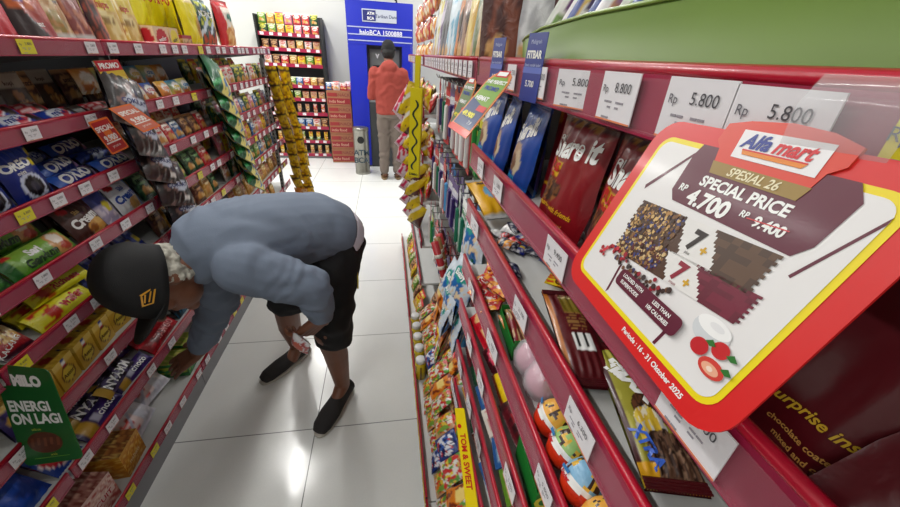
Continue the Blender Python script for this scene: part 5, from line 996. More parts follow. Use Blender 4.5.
quadcard('hanging_flag', [(.1249, .6116, 1.4491), (.1362, .5835, 1.4488), (.1085, .5771, 1.3706), (.0973, .609, 1.3754)], 'slanting grey green promotion flag behind the brighter one', 'promotion flag', flag((110, 130, 80), (90, 110, 80), 'a'))
def talker(y, label, w=.04):
    t = empty('shelf_talker', (.154, y, 1.436)); t.rotation_euler = (R(-3), 0, YR+R(8)); tag(t, label, 'shelf talker', 'blue shelf talkers')
    b = MB(); b.box((-w/2, -.0006, 0), (w/2, 0, .066), (40, 58, 140)); b.box((-w/2, -.001, .028), (w/2, -.0007, .034), (90, 110, 190)); b.build('card_board', M['card'], t)
    b = MB(); b.text('FITBAR', .007, 0, .046, W_, y=-.0012, bold=.04); b.text('Multigrain', .004, 0, .058, (190, 200, 230), y=-.0012); b.text('Snack rendah kalori', .003, 0, .036, (190, 200, 230), y=-.0012); b.text('5.700', .006, 0, .018, W_, y=-.0012, bold=.02); b.build('lettering', M['card'], t)
talker(.418, 'blue card standing on the top right rail, nearer of two'); talker(.563, 'blue card standing on the top right rail, farther of two')
# yellow strip sign and dense labels low on the right
def ystrip(build):
    b = MB(); b.slab([(0, 0), (0, 1), (1, 1), (1, 0)], -.003, .003, (232, 206, 16)); build(b, 'card_board', M['card'])
    b = MB(); V, F = text_geo('TOM & SWEET', .03, 0); b.add([(.28+c*.5, -.005, .86-a*.5*.019/.31) for a, c in V], F, (196, 30, 30)); b.poly([(.3+.2*math.cos(k*.6), .9+.012*math.sin(k*.6)) for k in range(10)], -.005, (196, 30, 30))
    build(b, 'lettering', M['card'])
quadcard('shelf_strip', [(.1156, .473, .872), (.1303, .459, .887), (.1410, .20, .715), (.1220, .21, .69)], 'narrow yellow strip with red lettering on a low right rail', 'shelf strip', ystrip)
b = MB(); b.box((-.0008, -.35, -.012), (.0008, .75, .012), (226, 200, 20))
for q in range(17): b.box((-.0014, -.33+q*.063, -.012), (-.0009, -.315+q*.063, .012), (190, 20, 34))
tag(b.build('shelf_strip', M['card'], None, (.0935, .8, .094)), 'long yellow strip with red marks along the foot of the right unit', 'shelf strip')

# the large card: pose and proportions from its outline; x along the rail towards the camera
def big_sign():
    sc_ = .1135; o = Vector((1.33994*sc_, 1.64311*sc_, 1.4747+(1.19474-1.4747)*sc_)); a = Vector((-.05093, -.99805, .03612))*sc_; d = Vector((-.29424, -.00234, -.72446))*sc_
    n = a.cross(d).normalized()
    if n.x > 0: n = -n
    t = empty('promotion_card', o+a*.5); tag(t, 'large red, yellow and white special price card clipped to the top right rail', 'promotion card')
    U = a; Dn = d/.7819   # unit of one card width downwards
    base = o-(o+a*.5)
    def build(b, nm, m, lift=0):
        b.V = [base+U*x-Dn*z+n*(lift-y*.12) for x, y, z in b.V]   # z is up-negative: z = -v
        return b.build(nm, m, t)
    def P(b, pts, c, y): b.poly([(x, -v) for x, v in pts][::-1], y, c)
    def out(m, k=6):  # rounded outline with margin m
        return [(x, -v) for x, v in rrect(-m, -.782-m, 1+m, m, .07+m*.8, k)]
    RC, YC, MC = (212, 30, 30), (236, 214, 20), (92, 14, 44)
    b = MB(); b.slab([(x, -v) for x, v in out(.075)], -.004, .004, RC); build(b, 'card_board', M['card'])
    b = MB(); P(b, out(0), YC, -.006); build(b, 'yellow_border', M['card'])
    b = MB(); P(b, out(-.022), (228, 226, 226), -.008); build(b, 'white_field', M['card'])
    # header tab
    tabp = [(.365, .05), (.345, .0), (.31, -.03), (.31, -.097), (.40, -.118), (.56, -.130), (.70, -.118), (.80, -.09), (.80, -.03), (.765, .0), (.755, .05)]
    b = MB(); b.slab([(x, -v) for x, v in tabp][::-1], -.012, -.003, (214, 60, 40)); build(b, 'header_tab', M['card'])
    b = MB(); P(b, [(.40, -.085), (.735, -.085), (.745, .02), (.42, .02)], (232, 230, 232), -.014)
    b.text('Alfa', .050, .486, .048, (30, 50, 140), y=-.016, bold=.035, shear=.2); b.text('mart', .050, .632, .048, (206, 24, 40), y=-.016, bold=.035, shear=.2)
    P(b, [(.45, -.012), (.70, -.012), (.69, .004), (.46, .004)], (224, 130, 30), -.0165); P(b, [(.45, -.016), (.70, -.016), (.70, -.011), (.45, -.011)], (206, 24, 40), -.017); build(b, 'logo_panel', M['card'])
    # maroon banner
    b = MB(); P(b, [(.26, .0), (.86, .0), (.90, .05), (.885, .20), (.85, .25), (.30, .25), (.26, .21), (.245, .05)], MC, -.010)
    P(b, [(.36, .05), (.76, .05), (.745, .098), (.38, .098)], (150, 120, 50), -.012); build(b, 'maroon_banner', M['card'])
    b = MB(); b.text('SPESIAL 26', .032, .565, -.073, (236, 226, 190), y=-.014, bold=.02, shear=.2)
    b.text('SPECIAL PRICE', .040, .565, -.133, W_, y=-.012, bold=.035, sx=1.05)
    b.text('RP', .028, .315, -.185, W_, y=-.012, bold=.03); b.text('4.700', .062, .468, -.205, W_, y=-.012, bold=.04, sx=1.05); b.text('RP', .022, .635, -.19, W_, y=-.012, bold=.03); b.text('9.400', .036, .735, -.197, W_, y=-.012, bold=.035)
    P(b, [(.65, .197), (.80, .185), (.80, .189), (.65, .201)], (206, 40, 50), -.013)
    b.text('Periode : 16 - 31 Oktober 2025', .021, .715, -.812, W_, y=-.006, bold=.03, sx=1.0, rot=0)
    build(b, 'lettering', M['card'])
    # crossing maroon lines
    for pl in ([(.885, .30), (.978, .06), (.978, .085), (.895, .305)], [(.285, .60), (.31, .74), (.30, .76), (.275, .62)], [(.69, .64), (.705, .64), (.695, .755), (.68, .755)], [(.09, .24), (.245, .04), (.245, .06), (.10, .26)]):
        b = MB(); P(b, pl, MC, -.009); build(b, 'crossing_line', M['card'])
    # two bar packs
    rs = random.Random(5)
    def bar(x0, v0, x1, v1, hh, cl, cr, mid, nm):
        b = MB(); n_ = 60; rows = 12; zz = lambda i: .5*(i % 2)
        for i in range(n_):
            for j in range(rows):
                f0, f1 = i/n_, (i+1)/n_; xx0 = x0+(x1-x0)*f0; xx1 = x0+(x1-x0)*f1; vv0 = v0+(v1-v0)*f0; vv1 = v0+(v1-v0)*f1
                if i == 0 or i == n_-1:
                    if j % 2: continue
                if .40+.010*j < f0 < .63+.012*j: c = mid
                elif f0 <= .40+.010*j: c = (74, 46, 30)
                else: c = cr[0] if hsh(i//3, j//2, 3) > .35 else cr[1]
                P(b, [(xx0, vv0+hh*j/rows), (xx1, vv1+hh*j/rows), (xx1, vv1+hh*(j+1)/rows), (xx0, vv0+hh*(j+1)/rows)], c, -.012)
        for q in range(330):
            f0 = rs.uniform(.02, .42); j = rs.uniform(.04, .96); x = x0+(x1-x0)*f0; v = v0+(v1-v0)*f0+hh*j; r = rs.uniform(.004, .012)
            P(b, [(x+r*math.cos(k)*rs.uniform(.6, 1.2), v+r*math.sin(k)) for k in [t_*math.pi/3 for t_ in range(6)]], cl[rs.randrange(len(cl))], -.0122-.00001*q)
        return b
    b = bar(.15, .305, .84, .258, .150, [(120, 80, 40), (70, 40, 24), (176, 130, 70), (40, 50, 110), (206, 170, 110), (60, 34, 20)], [(92, 66, 48), (74, 52, 40)], (226, 224, 222), 'a')
    b.text('7', .075, .545, -.345, (40, 28, 24), y=-.014, bold=.05); b.text('+', .04, .60, -.365, (206, 160, 30), y=-.014, bold=.04); b.text('plus', .012, .545, -.40, (40, 28, 24), y=-.014); build(b, 'printed_bar', M['card'])
    b = bar(.165, .458, .88, .39, .118, [(130, 90, 50), (190, 150, 90), (50, 60, 120), (206, 180, 130), (90, 30, 34), (60, 34, 20)], [(112, 24, 50), (96, 18, 42)], (226, 224, 222), 'b')
    b.text('7', .07, .575, -.475, (140, 24, 50), y=-.014, bold=.05); b.text('+', .04, .63, -.495, (206, 160, 30), y=-.014, bold=.04); b.text('snack', .012, .58, -.525, (140, 24, 50), y=-.014); build(b, 'printed_bar', M['card'])
    # berries, nuts
    b = MB()
    for i in range(70):
        x = rs.uniform(.10, .60); v = .585+rs.uniform(-.02, .035)+.02*math.sin(x*20); r = rs.uniform(.006, .014)
        c = [(40, 44, 90), (70, 40, 30), (110, 70, 40), (50, 30, 26), (150, 20, 40), (60, 50, 50)][rs.randrange(6)] if x > .22 else [(176, 20, 40), (150, 16, 34), (206, 60, 70)][rs.randrange(3)]
        P(b, [(x+r*math.cos(q), v+r*math.sin(q)) for q in [k*math.pi/4 for k in range(8)]], c, -.0125-.0001*i)
    build(b, 'printed_berries', M['card'])
    # text lozenge
    b = MB(); P(b, [(x, -v) for x, v in rrect(.325, -.685, .745, -.605, .025)], MC, -.024)
    for i, (tx, x, v) in enumerate((('LOADED WITH', .43, .625), ('SUPERFOODS', .43, .655), ('LESS THAN', .63, .625), ('100 CALORIES', .63, .655))): b.text(tx, .016, x, -v-.003, W_, y=-.026, bold=.03, sx=.95)
    build(b, 'text_lozenge', M['card'])
    # yoghurt bowl and strawberries
    b = MB(); el = lambda cx, cv, rx, rv: [(cx+rx*math.cos(k*math.pi/10), cv+rv*math.sin(k*math.pi/10)) for k in range(20)]
    P(b, el(.83, .575, .075, .05), (206, 210, 214), -.0125); P(b, el(.83, .555, .07, .03), (240, 240, 240), -.0135); P(b, el(.84, .55, .03, .012), (226, 226, 228), -.0145); build(b, 'printed_bowl', M['card'])
    b = MB()
    for cx, cv, rx, rv, c in ((.835, .635, .035, .03, (190, 24, 34)), (.90, .60, .032, .028, (196, 30, 36)), (.915, .665, .05, .03, (206, 60, 50))): P(b, el(cx, cv, rx, rv), c, -.0155)
    P(b, el(.915, .668, .034, .017), (232, 170, 140), -.0165); P(b, el(.915, .668, .012, .008), (240, 214, 196), -.0175)
    for cx, cv in ((.86, .605), (.945, .60), (.96, .645)): P(b, [(cx-.02, cv), (cx, cv-.018), (cx+.022, cv-.004), (cx+.004, cv+.006)], (40, 110, 40), -.018)
    build(b, 'printed_strawberries', M['card'])
    # clear arm that clips the card to the rail
    b = MB(); V = []; pts = [(.158, .108, 1.4765), (.150, .103, 1.474), (.142, .100, 1.466), (.150, .106, 1.452), (.1525, .112, 1.446)]
    wv = Vector((0, .017, 0)); off = o+a*.5
    for q in pts: q = Vector(q)-off; V += [q-wv, q+wv]
    b.add(V, [(2*k, 2*k+1, 2*k+3, 2*k+2) for k in range(len(pts)-1)], (236, 238, 240), 0, True); b.build('clear_arm', M['film2'], t)
big_sign()
# ---------------------------------------------------------------- people: one continuous surface grown from tapered volumes
def vcap(b, p0, r0, p1, r1, n=16):
    p0, p1 = Vector(p0), Vector(p1); d = (p1-p0); L_ = d.length; d = d.normalized() if L_ > 1e-6 else Vector((0, 0, 1))
    a = d.orthogonal().normalized(); c = d.cross(a); rings = []
    for k in range(5): t = math.pi/2*(1-k/4.); rings.append((p0-d*r0*math.sin(t), r0*math.cos(t)))
    for k in range(5): t = math.pi/2*(k/4.); rings.append((p1+d*r1*math.sin(t), r1*math.cos(t)))
    V = []; F = []
    for (p, r) in rings:
        r = max(r, .0004)
        for j in range(n): t = 2*math.pi*j/n; V.append(p+(a*math.cos(t)+c*math.sin(t))*r)
    for k in range(len(rings)-1):
        for j in range(n): F.append((k*n+j, k*n+(j+1) % n, (k+1)*n+(j+1) % n, (k+1)*n+j))
    F += [tuple(range(n))[::-1], tuple((len(rings)-1)*n+j for j in range(n))]
    b.add(V, F)
def vloft(b, rings, lat, n=24):
    """rings: (centre, lateral radius, vertical radius); lat: lateral direction"""
    C = [Vector(r[0]) for r in rings]; V = []; F = []
    def ring(c, d, rl, rv):
        l = (lat-d*lat.dot(d)).normalized(); u = l.cross(d).normalized()
        for j in range(n): t = 2*math.pi*j/n; V.append(c+l*rl*math.cos(t)+u*rv*math.sin(t))
    m = len(C)
    for k, (c, rl, rv) in enumerate(rings):
        d = (C[min(k+1, m-1)]-C[max(k-1, 0)]).normalized()
        if k == 0:
            for q in (.2, .7): ring(C[0]-d*min(rl, rv)*.5*(1-q), d, rl*q, rv*q)
        ring(C[k], d, rl, rv)
        if k == m-1:
            for q in (.7, .2): ring(C[k]+d*min(rl, rv)*.5*(1-q), d, rl*q, rv*q)
    K_ = m+4
    for k in range(K_-1):
        for j in range(n): F.append((k*n+j, k*n+(j+1) % n, (k+1)*n+(j+1) % n, (k+1)*n+j))
    F += [tuple(range(n))[::-1], tuple((K_-1)*n+j for j in range(n))]
    b.add(V, F)
def vell(b, c, ax, n=18):
    """ellipsoid with axis vectors ax (3 Vectors incl. length)"""
    c = Vector(c); V = []; F = []; m = 12
    for k in range(m+1):
        t = math.pi*k/m; s = max(math.sin(t), .01)
        for j in range(n): q = 2*math.pi*j/n; V.append(c+ax[0]*s*math.cos(q)+ax[1]*s*math.sin(q)+ax[2]*math.cos(t))
    for k in range(m):
        for j in range(n): F.append((k*n+j, (k+1)*n+j, (k+1)*n+(j+1) % n, k*n+(j+1) % n))
    F += [tuple(range(n)), tuple(m*n+j for j in range(n))[::-1]]
    b.add(V, F)
def grow(name, b, voxel, smooth, mat, parent, disp=None, colf=None):
    me = bpy.data.meshes.new('tmp'); me.from_pydata(b.V, [], b.F)
    bm = bmesh.new(); bm.from_mesh(me); bmesh.ops.recalc_face_normals(bm, faces=bm.faces[:]); bm.to_mesh(me); bm.free()
    o = bpy.data.objects.new('tmp', me); col.objects.link(o)
    r = o.modifiers.new('r', 'REMESH'); r.mode = 'VOXEL'; r.voxel_size = voxel
    if smooth: s = o.modifiers.new('s', 'SMOOTH'); s.iterations = smooth; s.factor = .5
    out = bpy.data.meshes.new_from_object(o.evaluated_get(bpy.context.evaluated_depsgraph_get()))
    bpy.data.objects.remove(o); bpy.data.meshes.remove(me)
    out.name = name
    if disp:
        nr = [v.normal.copy() for v in out.vertices]
        for v, q in zip(out.vertices, nr): v.co += q*disp(v.co, q)
    out.polygons.foreach_set('use_smooth', [True]*len(out.polygons)); out.materials.clear(); out.materials.append(mat)
    if colf:
        ca = out.color_attributes.new('Col', 'FLOAT_COLOR', 'POINT'); buf = []
        for v in out.vertices: buf += [*lin(colf(v.co)), 1]
        ca.data.foreach_set('color', buf)
    ob = bpy.data.objects.new(name, out); col.objects.link(ob)
    if parent: ob.parent = parent; ob.location = -parent.location
    return ob
def hand(b, wrist, d, nrm, side, curl, s=1., spread=.06, thumb=.9):
    """wrist point, direction of the palm d, back-of-hand normal nrm, side=+1/-1 thumb side along nrm x d"""
    w = Vector(wrist); d = Vector(d).normalized(); nrm = Vector(nrm); nrm = (nrm-d*nrm.dot(d)).normalized(); t = nrm.cross(d)*side
    for q in (-.028, -.01, .01, .028): vcap(b, w+d*.012*s+t*q*.7*s, .015*s, w+d*.082*s+t*q*s, .0125*s)
    for i, (o, L_) in enumerate(((.031, .070), (.0105, .080), (-.0105, .075), (-.031, .058))):
        p = w+d*.084*s+t*o*s; a = .18; dd = d+t*spread*(1.5-i)
        for sg in range(3):
            ang = curl*(sg+.6); v = (dd*math.cos(ang)-nrm*math.sin(ang)).normalized(); q = p+v*L_*(.45, .32, .23)[sg]*s
            vcap(b, p, (.0088-.0006*sg)*s, q, (.0084-.0008*sg)*s, 12); p = q
    p = w+d*.022*s+t*.026*s
    for sg in range(3):
        v = (d*(.55+.25*sg)+t*(thumb-.3*sg)-nrm*(.25+.2*sg)).normalized(); q = p+v*(.034, .03, .024)[sg]*s; vcap(b, p, (.0125-.001*sg)*s, q, (.0108-.0012*sg)*s, 12); p = q
def fabric(name, c, nscale=260, bump=.25, rough=.85):
    m = plain(name, c, rough, nscale=3, namp=.07, bump=bump, bscale=nscale); return m
SKIN = plain('tanned_skin', (112, 70, 50), .5, nscale=14, namp=.16, bump=.15, bscale=180)
HOOD = fabric('blue_grey_fleece', (102, 113, 130)); SHORT = fabric('black_cotton', (14, 14, 17)); CAPM = fabric('black_twill', (10, 10, 12), 500)
def man():
    root = empty('person', (-.35, 1.36, 0)); tag(root, 'man in blue grey hoodie, black cap and shorts, bending to reach the base shelf', 'person')
    F_ = Vector((-.78, -.62, 0)).normalized(); Lt = Vector((.62, -.78, 0)).normalized(); V3 = Vector
    # head frame
    H_ = V3((-.692, 1.048, .842)); u = V3((-.704, -.535, .466)).normalized(); f = V3((-.077, -.536, -.841)); f = (f-u*f.dot(u)).normalized(); l = u.cross(f).normalized()
    if l.dot(Lt) < 0: l = -l
    # --- body
    b = MB()
    vell(b, H_+u*.01, [l*.076, f*.094, u*.105]); vell(b, H_-u*.055+f*.028, [l*.058, f*.062, u*.068]); vcap(b, H_-u*.03-f*.02, .062, V3((-.58, 1.14, .90)), .066)
    vcap(b, H_+f*.09+u*.015, .010, H_+f*.112-u*.022, .015); vcap(b, H_+f*.083-u*.055+l*.016, .009, H_+f*.083-u*.055-l*.016, .009); vell(b, H_-u*.1+f*.07, [l*.022, f*.02, u*.02])
    for s in (-1, 1):
        vell(b, H_+l*.078*s-u*.012-f*.008, [l*.010, f*.020, u*.031]); vcap(b, H_+f*.082+u*.032+l*.016*s, .009, H_+f*.078+u*.032+l*.04*s, .008); vell(b, H_+f*.07-u*.02+l*.036*s, [l*.024, f*.02, u*.024])
    vloft(b, [((-.27, 1.41, .84), .12, .09), ((-.40, 1.29, .89), .12, .09), ((-.55, 1.17, .90), .13, .09), ((-.60, 1.13, .90), .08, .07)], Lt)
    # legs
    for hip, kn, cf, an in (((-.23, 1.355, .81), (-.262, 1.215, .47), (-.250, 1.262, .30), (-.243, 1.285, .085)), ((-.33, 1.48, .83), (-.475, 1.435, .46), (-.497, 1.50, .28), (-.502, 1.572, .085))):
        vcap(b, hip, .09, kn, .058); vcap(b, kn, .056, cf, .052); vcap(b, cf, .053, an, .034); vcap(b, an, .034, V3(an)+V3((-.02, -.05, -.035)), .03)
    # arms and hands
    wl, wr = V3((-.245, 1.088, .635)), V3((-.80, 1.285, .345))
    vcap(b, (-.44, 1.04, .87), .06, (-.252, 1.055, .775), .045); vcap(b, (-.252, 1.055, .775), .044, wl, .030)
    vcap(b, (-.64, 1.20, .86), .06, (-.66, 1.27, .60), .045); vcap(b, (-.66, 1.27, .60), .043, wr, .029)
    hand(b, wl, (-.68, .02, -.66), (.45, -.75, -.45), 1, .62, 1.12); hand(b, wr, (-.80, -.12, -.50), (.3, -.35, .85), -1, .22, 1.05)
    grow('body', b, .0042, 4, SKIN, root)
    # eyes and brows under the brim
    b = MB()
    for s in (-1, 1): b.lathe([(0, -.012), (.008, -.009), (.012, 0), (.008, .009), (0, .012)], 12, (210, 206, 200), o=H_+f*.077+u*.018+l*.03*s-root.location)
    b.build('eye', M['card'], root)
    # --- hair: collar of grey white hair behind and beside the head
    b = MB(); vell(b, H_-u*.012-f*.016, [l*.086, f*.094, u*.098]); vell(b, H_-u*.075-f*.04, [l*.078, f*.07, u*.075]); vell(b, H_-u*.12-f*.035, [l*.06, f*.055, u*.05])
    def hd(co, q):
        p = co-H_; t = p.dot(l)*55+p.dot(f)*12
        return .004*math.sin(t*3.3+4*noise.noise(co*40))+.006*noise.noise(co*60)+.003*noise.noise(co*160)
    hair = plain('grey_white_hair', (168, 164, 152), .8, nscale=90, namp=.35, bump=.8, bscale=260)
    o = grow('hair', b, .004, 2, hair, root, hd)
    bm = bmesh.new(); bm.from_mesh(o.data)
    bmesh.ops.delete(bm, geom=[v for v in bm.verts if (v.co-H_).dot(f) > .012+.35*(v.co-H_).dot(u)+.02*noise.noise(v.co*40)], context='VERTS'); bm.to_mesh(o.data); bm.free()
    # --- cap
    b = MB(); V = []; Fc = []; n = 48; m = 16; c0 = H_+u*.012+f*.004
    for k in range(m+1):
        t = math.pi/2*k/m
        for j in range(n):
            a = 2*math.pi*j/n; rr = math.cos(t)**.82; seam = 1+.012*abs(math.cos(3*a))
            tilt = -.022*math.cos(a)
            V.append(c0+(f*math.cos(a)*.114+l*math.sin(a)*.098)*rr*seam+u*(.142*math.sin(t)**.9+tilt*(1-k/m)-.012*(1-k/m)))
    for k in range(m):
        for j in range(n):
            a = 2*math.pi*(j+.5)/n
            if k < 4 and abs(a-math.pi) < (.42, .42, .36, .25)[k]: continue
            Fc.append((k*n+j, k*n+(j+1) % n, (k+1)*n+(j+1) % n, (k+1)*n+j))
    b.add([v-root.location for v in V], Fc, (10, 10, 12), 0, True); cap = b.build('cap', CAPM, root)
    sd = cap.modifiers.new('s', 'SOLIDIFY'); sd.thickness = .003
    b = MB(); V = []; Fc = []; nu, nv = 16, 10
    for j in range(nv+1):
        for i in range(nu+1):
            a = (i/nu-.5)*2.1; r = j/nv; x = math.sin(a); base = f*math.cos(a)*.108+l*x*.092
            V.append(c0+base+f*(.078*r*math.cos(a)**.6)+l*x*.004*r-u*(.016-.028*r+.014*x*x*(.5+r)) )
    for j in range(nv):
        for i in range(nu): Fc.append((j*(nu+1)+i, j*(nu+1)+i+1, (j+1)*(nu+1)+i+1, (j+1)*(nu+1)+i))
    b.add([v-root.location for v in V], Fc, (10, 10, 12), 0, True); br = b.build('brim', CAPM, cap); br.modifiers.new('s', 'SOLIDIFY').thickness = .004
    b = MB(); pts = []
    e1, e2 = f*.62, u*.62
    ctr = c0+l*.0975+f*.045+u*.03
    def LP(x, z):
        x *= 1.7; z *= 1.7
        return (ctr+f*x+u*z+l*(.0055-(abs(x+.045)**2)*.0+(.0 if 1 else 0))-l*(.0065+x*.42+z*.25*0+ (x*x)*5+z*z*3.2)*1-root.location)
    lg = (210, 150, 30)
    def q4(P): b.add([LP(*p)+l*.004 for p in P], [tuple(range(len(P)))], lg)
    q4([(-.014, -.007), (.010, -.010), (.011, -.0075), (-.013, -.0045)]); q4([(-.014, .0), (-.002, .012), (.0, .009), (-.011, -.0)]); q4([(.0, .010), (.016, .004), (.015, .0015), (.0, .0075)]); q4([(.010, -.010), (.017, .004), (.0145, .004), (.008, -.009)]); q4([(-.010, -.002), (.008, -.004), (.008, -.002), (-.009, .0)]); q4([(-.004, .004), (.010, .001), (.010, .003), (-.003, .006)])
    b.build('gold_emblem', M['card'], cap)
    # --- hoodie
    b = MB()
    vloft(b, [((-.225, 1.42, .815), .155, .12), ((-.28, 1.385, .855), .163, .132), ((-.37, 1.32, .88), .168, .135), ((-.46, 1.25, .895), .178, .132), ((-.54, 1.185, .90), .182, .124), ((-.59, 1.145, .90), .15, .108), ((-.63, 1.115, .895), .10, .09)], Lt)
    vcap(b, (-.445, 1.045, .875), .085, (-.262, 1.06, .785), .066); vcap(b, (-.262, 1.06, .785), .066, (-.25, 1.082, .675), .050); vcap(b, (-.25, 1.082, .675), .047, (-.248, 1.085, .658), .045)
    vcap(b, (-.63, 1.20, .87), .085, (-.655, 1.265, .61), .070); vcap(b, (-.655, 1.265, .61), .068, (-.765, 1.28, .41), .052); vcap(b, (-.765, 1.28, .41), .05, (-.78, 1.283, .385), .047)
    # hood lying open behind the neck
    hc = V3((-.598, 1.142, .90)); hp = None
    for k in range(19):
        a = math.pi*2*k/18; p = hc+l*math.cos(a)*.098-f*math.sin(a)*.092-F_*(.012+.03*max(0, math.sin(a)))+V3((0, 0, .0))
        if hp is not None: vcap(b, hp, .033, p, .033)
        hp = p
    vell(b, V3((-.545, 1.18, .965)), [Lt*.125, F_*.10, V3((0, 0, .055))])
    def fold(co, q):
        d = 0
        p = co-V3((-.4, 1.28, .9)); s = p.dot(F_); t = p.dot(Lt)
        d += .007*math.sin(34*s+9*noise.noise(co*7)+t*6)*max(0, .2+noise.noise(co*3+V3((5, 1, 2))))*.8
        d += .003*noise.noise(V3((co.x*8, co.y*8, co.z*18)))+.0022*math.sin(85*s+40*co.z+14*noise.noise(co*6))*max(0, noise.noise(co*5+V3((1, 7, 3)))+.25)+.0018*math.sin(120*t+60*co.z+12*noise.noise(co*7))*max(0, noise.noise(co*6+V3((9, 2, 3))))
        ar = (co-V3((-.26, 1.06, .76))).length
        if ar < .2: d += .007*math.sin(60*co.z+20*co.x+5*noise.noise(co*14))*(1-ar/.2)
        ar = (co-V3((-.67, 1.27, .58))).length
        if ar < .26: d += .006*math.sin(70*co.z+30*co.x+5*noise.noise(co*14))*(1-ar/.26)
        return d
    grow('hoodie', b, .0065, 6, HOOD, root, fold)
    # white shirt hem showing below the hoodie
    b = MB(); vloft(b, [((-.205, 1.435, .79), .153, .108), ((-.235, 1.415, .825), .155, .117)], Lt); grow('shirt', b, .008, 3, fabric('white_cotton', (206, 202, 214)), root)
    # shorts
    b = MB()
    vloft(b, [((-.25, 1.41, .82), .148, .112), ((-.235, 1.425, .78), .15, .118), ((-.245, 1.42, .72), .148, .116)], Lt)
    for hip, k1, k2 in (((-.225, 1.36, .78), (-.245, 1.235, .51), (-.245, 1.245, .405)), ((-.325, 1.475, .78), (-.46, 1.445, .52), (-.475, 1.455, .435))):
        vcap(b, hip, .108, k1, .086); vloft(b, [(k1, .084, .084), ((V3(k1)+V3(k2))/2, .083, .084), (k2, .08, .082)], Lt)
    def sf(co, q): return .006*math.sin(40*co.x+26*co.z+5*noise.noise(co*9))*.7+.005*noise.noise(co*26)
    sh = grow('shorts', b, .0065, 5, SHORT, root, sf)
    b = MB(); b.tube([(-.135, 1.30, .70), (-.133, 1.285, .665), (-.135, 1.27, .63)], .0028, (206, 190, 70), n=6); b.V = [tuple(V3(v)-root.location) for v in b.V]; b.build('pocket_zip', M['card'], root)
    # slip-on shoes
    def shoe(heel, toe, nm):
        h, t = V3((heel[0], heel[1], 0)), V3((toe[0], toe[1], 0)); d = (t-h).normalized(); Ls = (t-h).length; sdv = d.cross(V3((0, 0, 1)))
        b = MB(); o = V3((0, 0, .012))
        vloft(b, [(h+d*.025+V3((0, 0, .045)), .036, .036), (h+d*.075+V3((0, 0, .047)), .038, .038), (h+d*.13+V3((0, 0, .040)), .041, .030), (h+d*.19+V3((0, 0, .036)), .047, .026), (h+d*(Ls-.045)+V3((0, 0, .03)), .043, .022), (h+d*(Ls-.016)+V3((0, 0, .024)), .030, .015)], sdv)
        s = grow('shoe', b, .004, 4, fabric('charcoal_knit', (34, 31, 31), 500, .5), root, lambda c, q: -.0 if c.z > .012 else 0)
        V = []; n = 40
        for z, e in ((.001, .96), (.004, 1.0), (.013, 1.02), (.016, .98)):
            for j in range(n):
                a = 2*math.pi*j/n; x = math.cos(a); w = .045 if x > 0 else .038; p = h+d*(Ls/2+Ls/2*x*e*.985)+sdv*w*e*math.copysign(abs(math.sin(a))**.75, math.sin(a)); V.append(V3((p.x, p.y, z))-root.location)
        Fs = [(k*n+j, k*n+(j+1) % n, (k+1)*n+(j+1) % n, (k+1)*n+j) for k in range(3) for j in range(n)]+[tuple(range(n))[::-1], tuple(3*n+j for j in range(n))]
        b = MB(); b.add(V, Fs, (176, 170, 160), 0, True); so = b.build('sole', M['soft'], s); so.location = root.location; so.location = (root.location.x, root.location.y, 0)
    shoe((-.212, 1.345), (-.334, 1.070), 'l'); shoe((-.455, 1.632), (-.650, 1.395), 'r')
    pk('heldpack', 'snack_pack', .075, .09, .03, dict(bg=(206, 204, 206), sh=[('n', 0, 0, 1, 1, 5, .05, (160, 60, 60)), ('e', .5, .5, .3, .25, (190, 90, 70))]), (16, 16), 'foil')
    put(K['heldpack'], (-.335, 1.065, .515), (R(10), R(25), R(-30)), 'white and red snack pack held in the bending man\'s left hand', 'snack pack')
man()
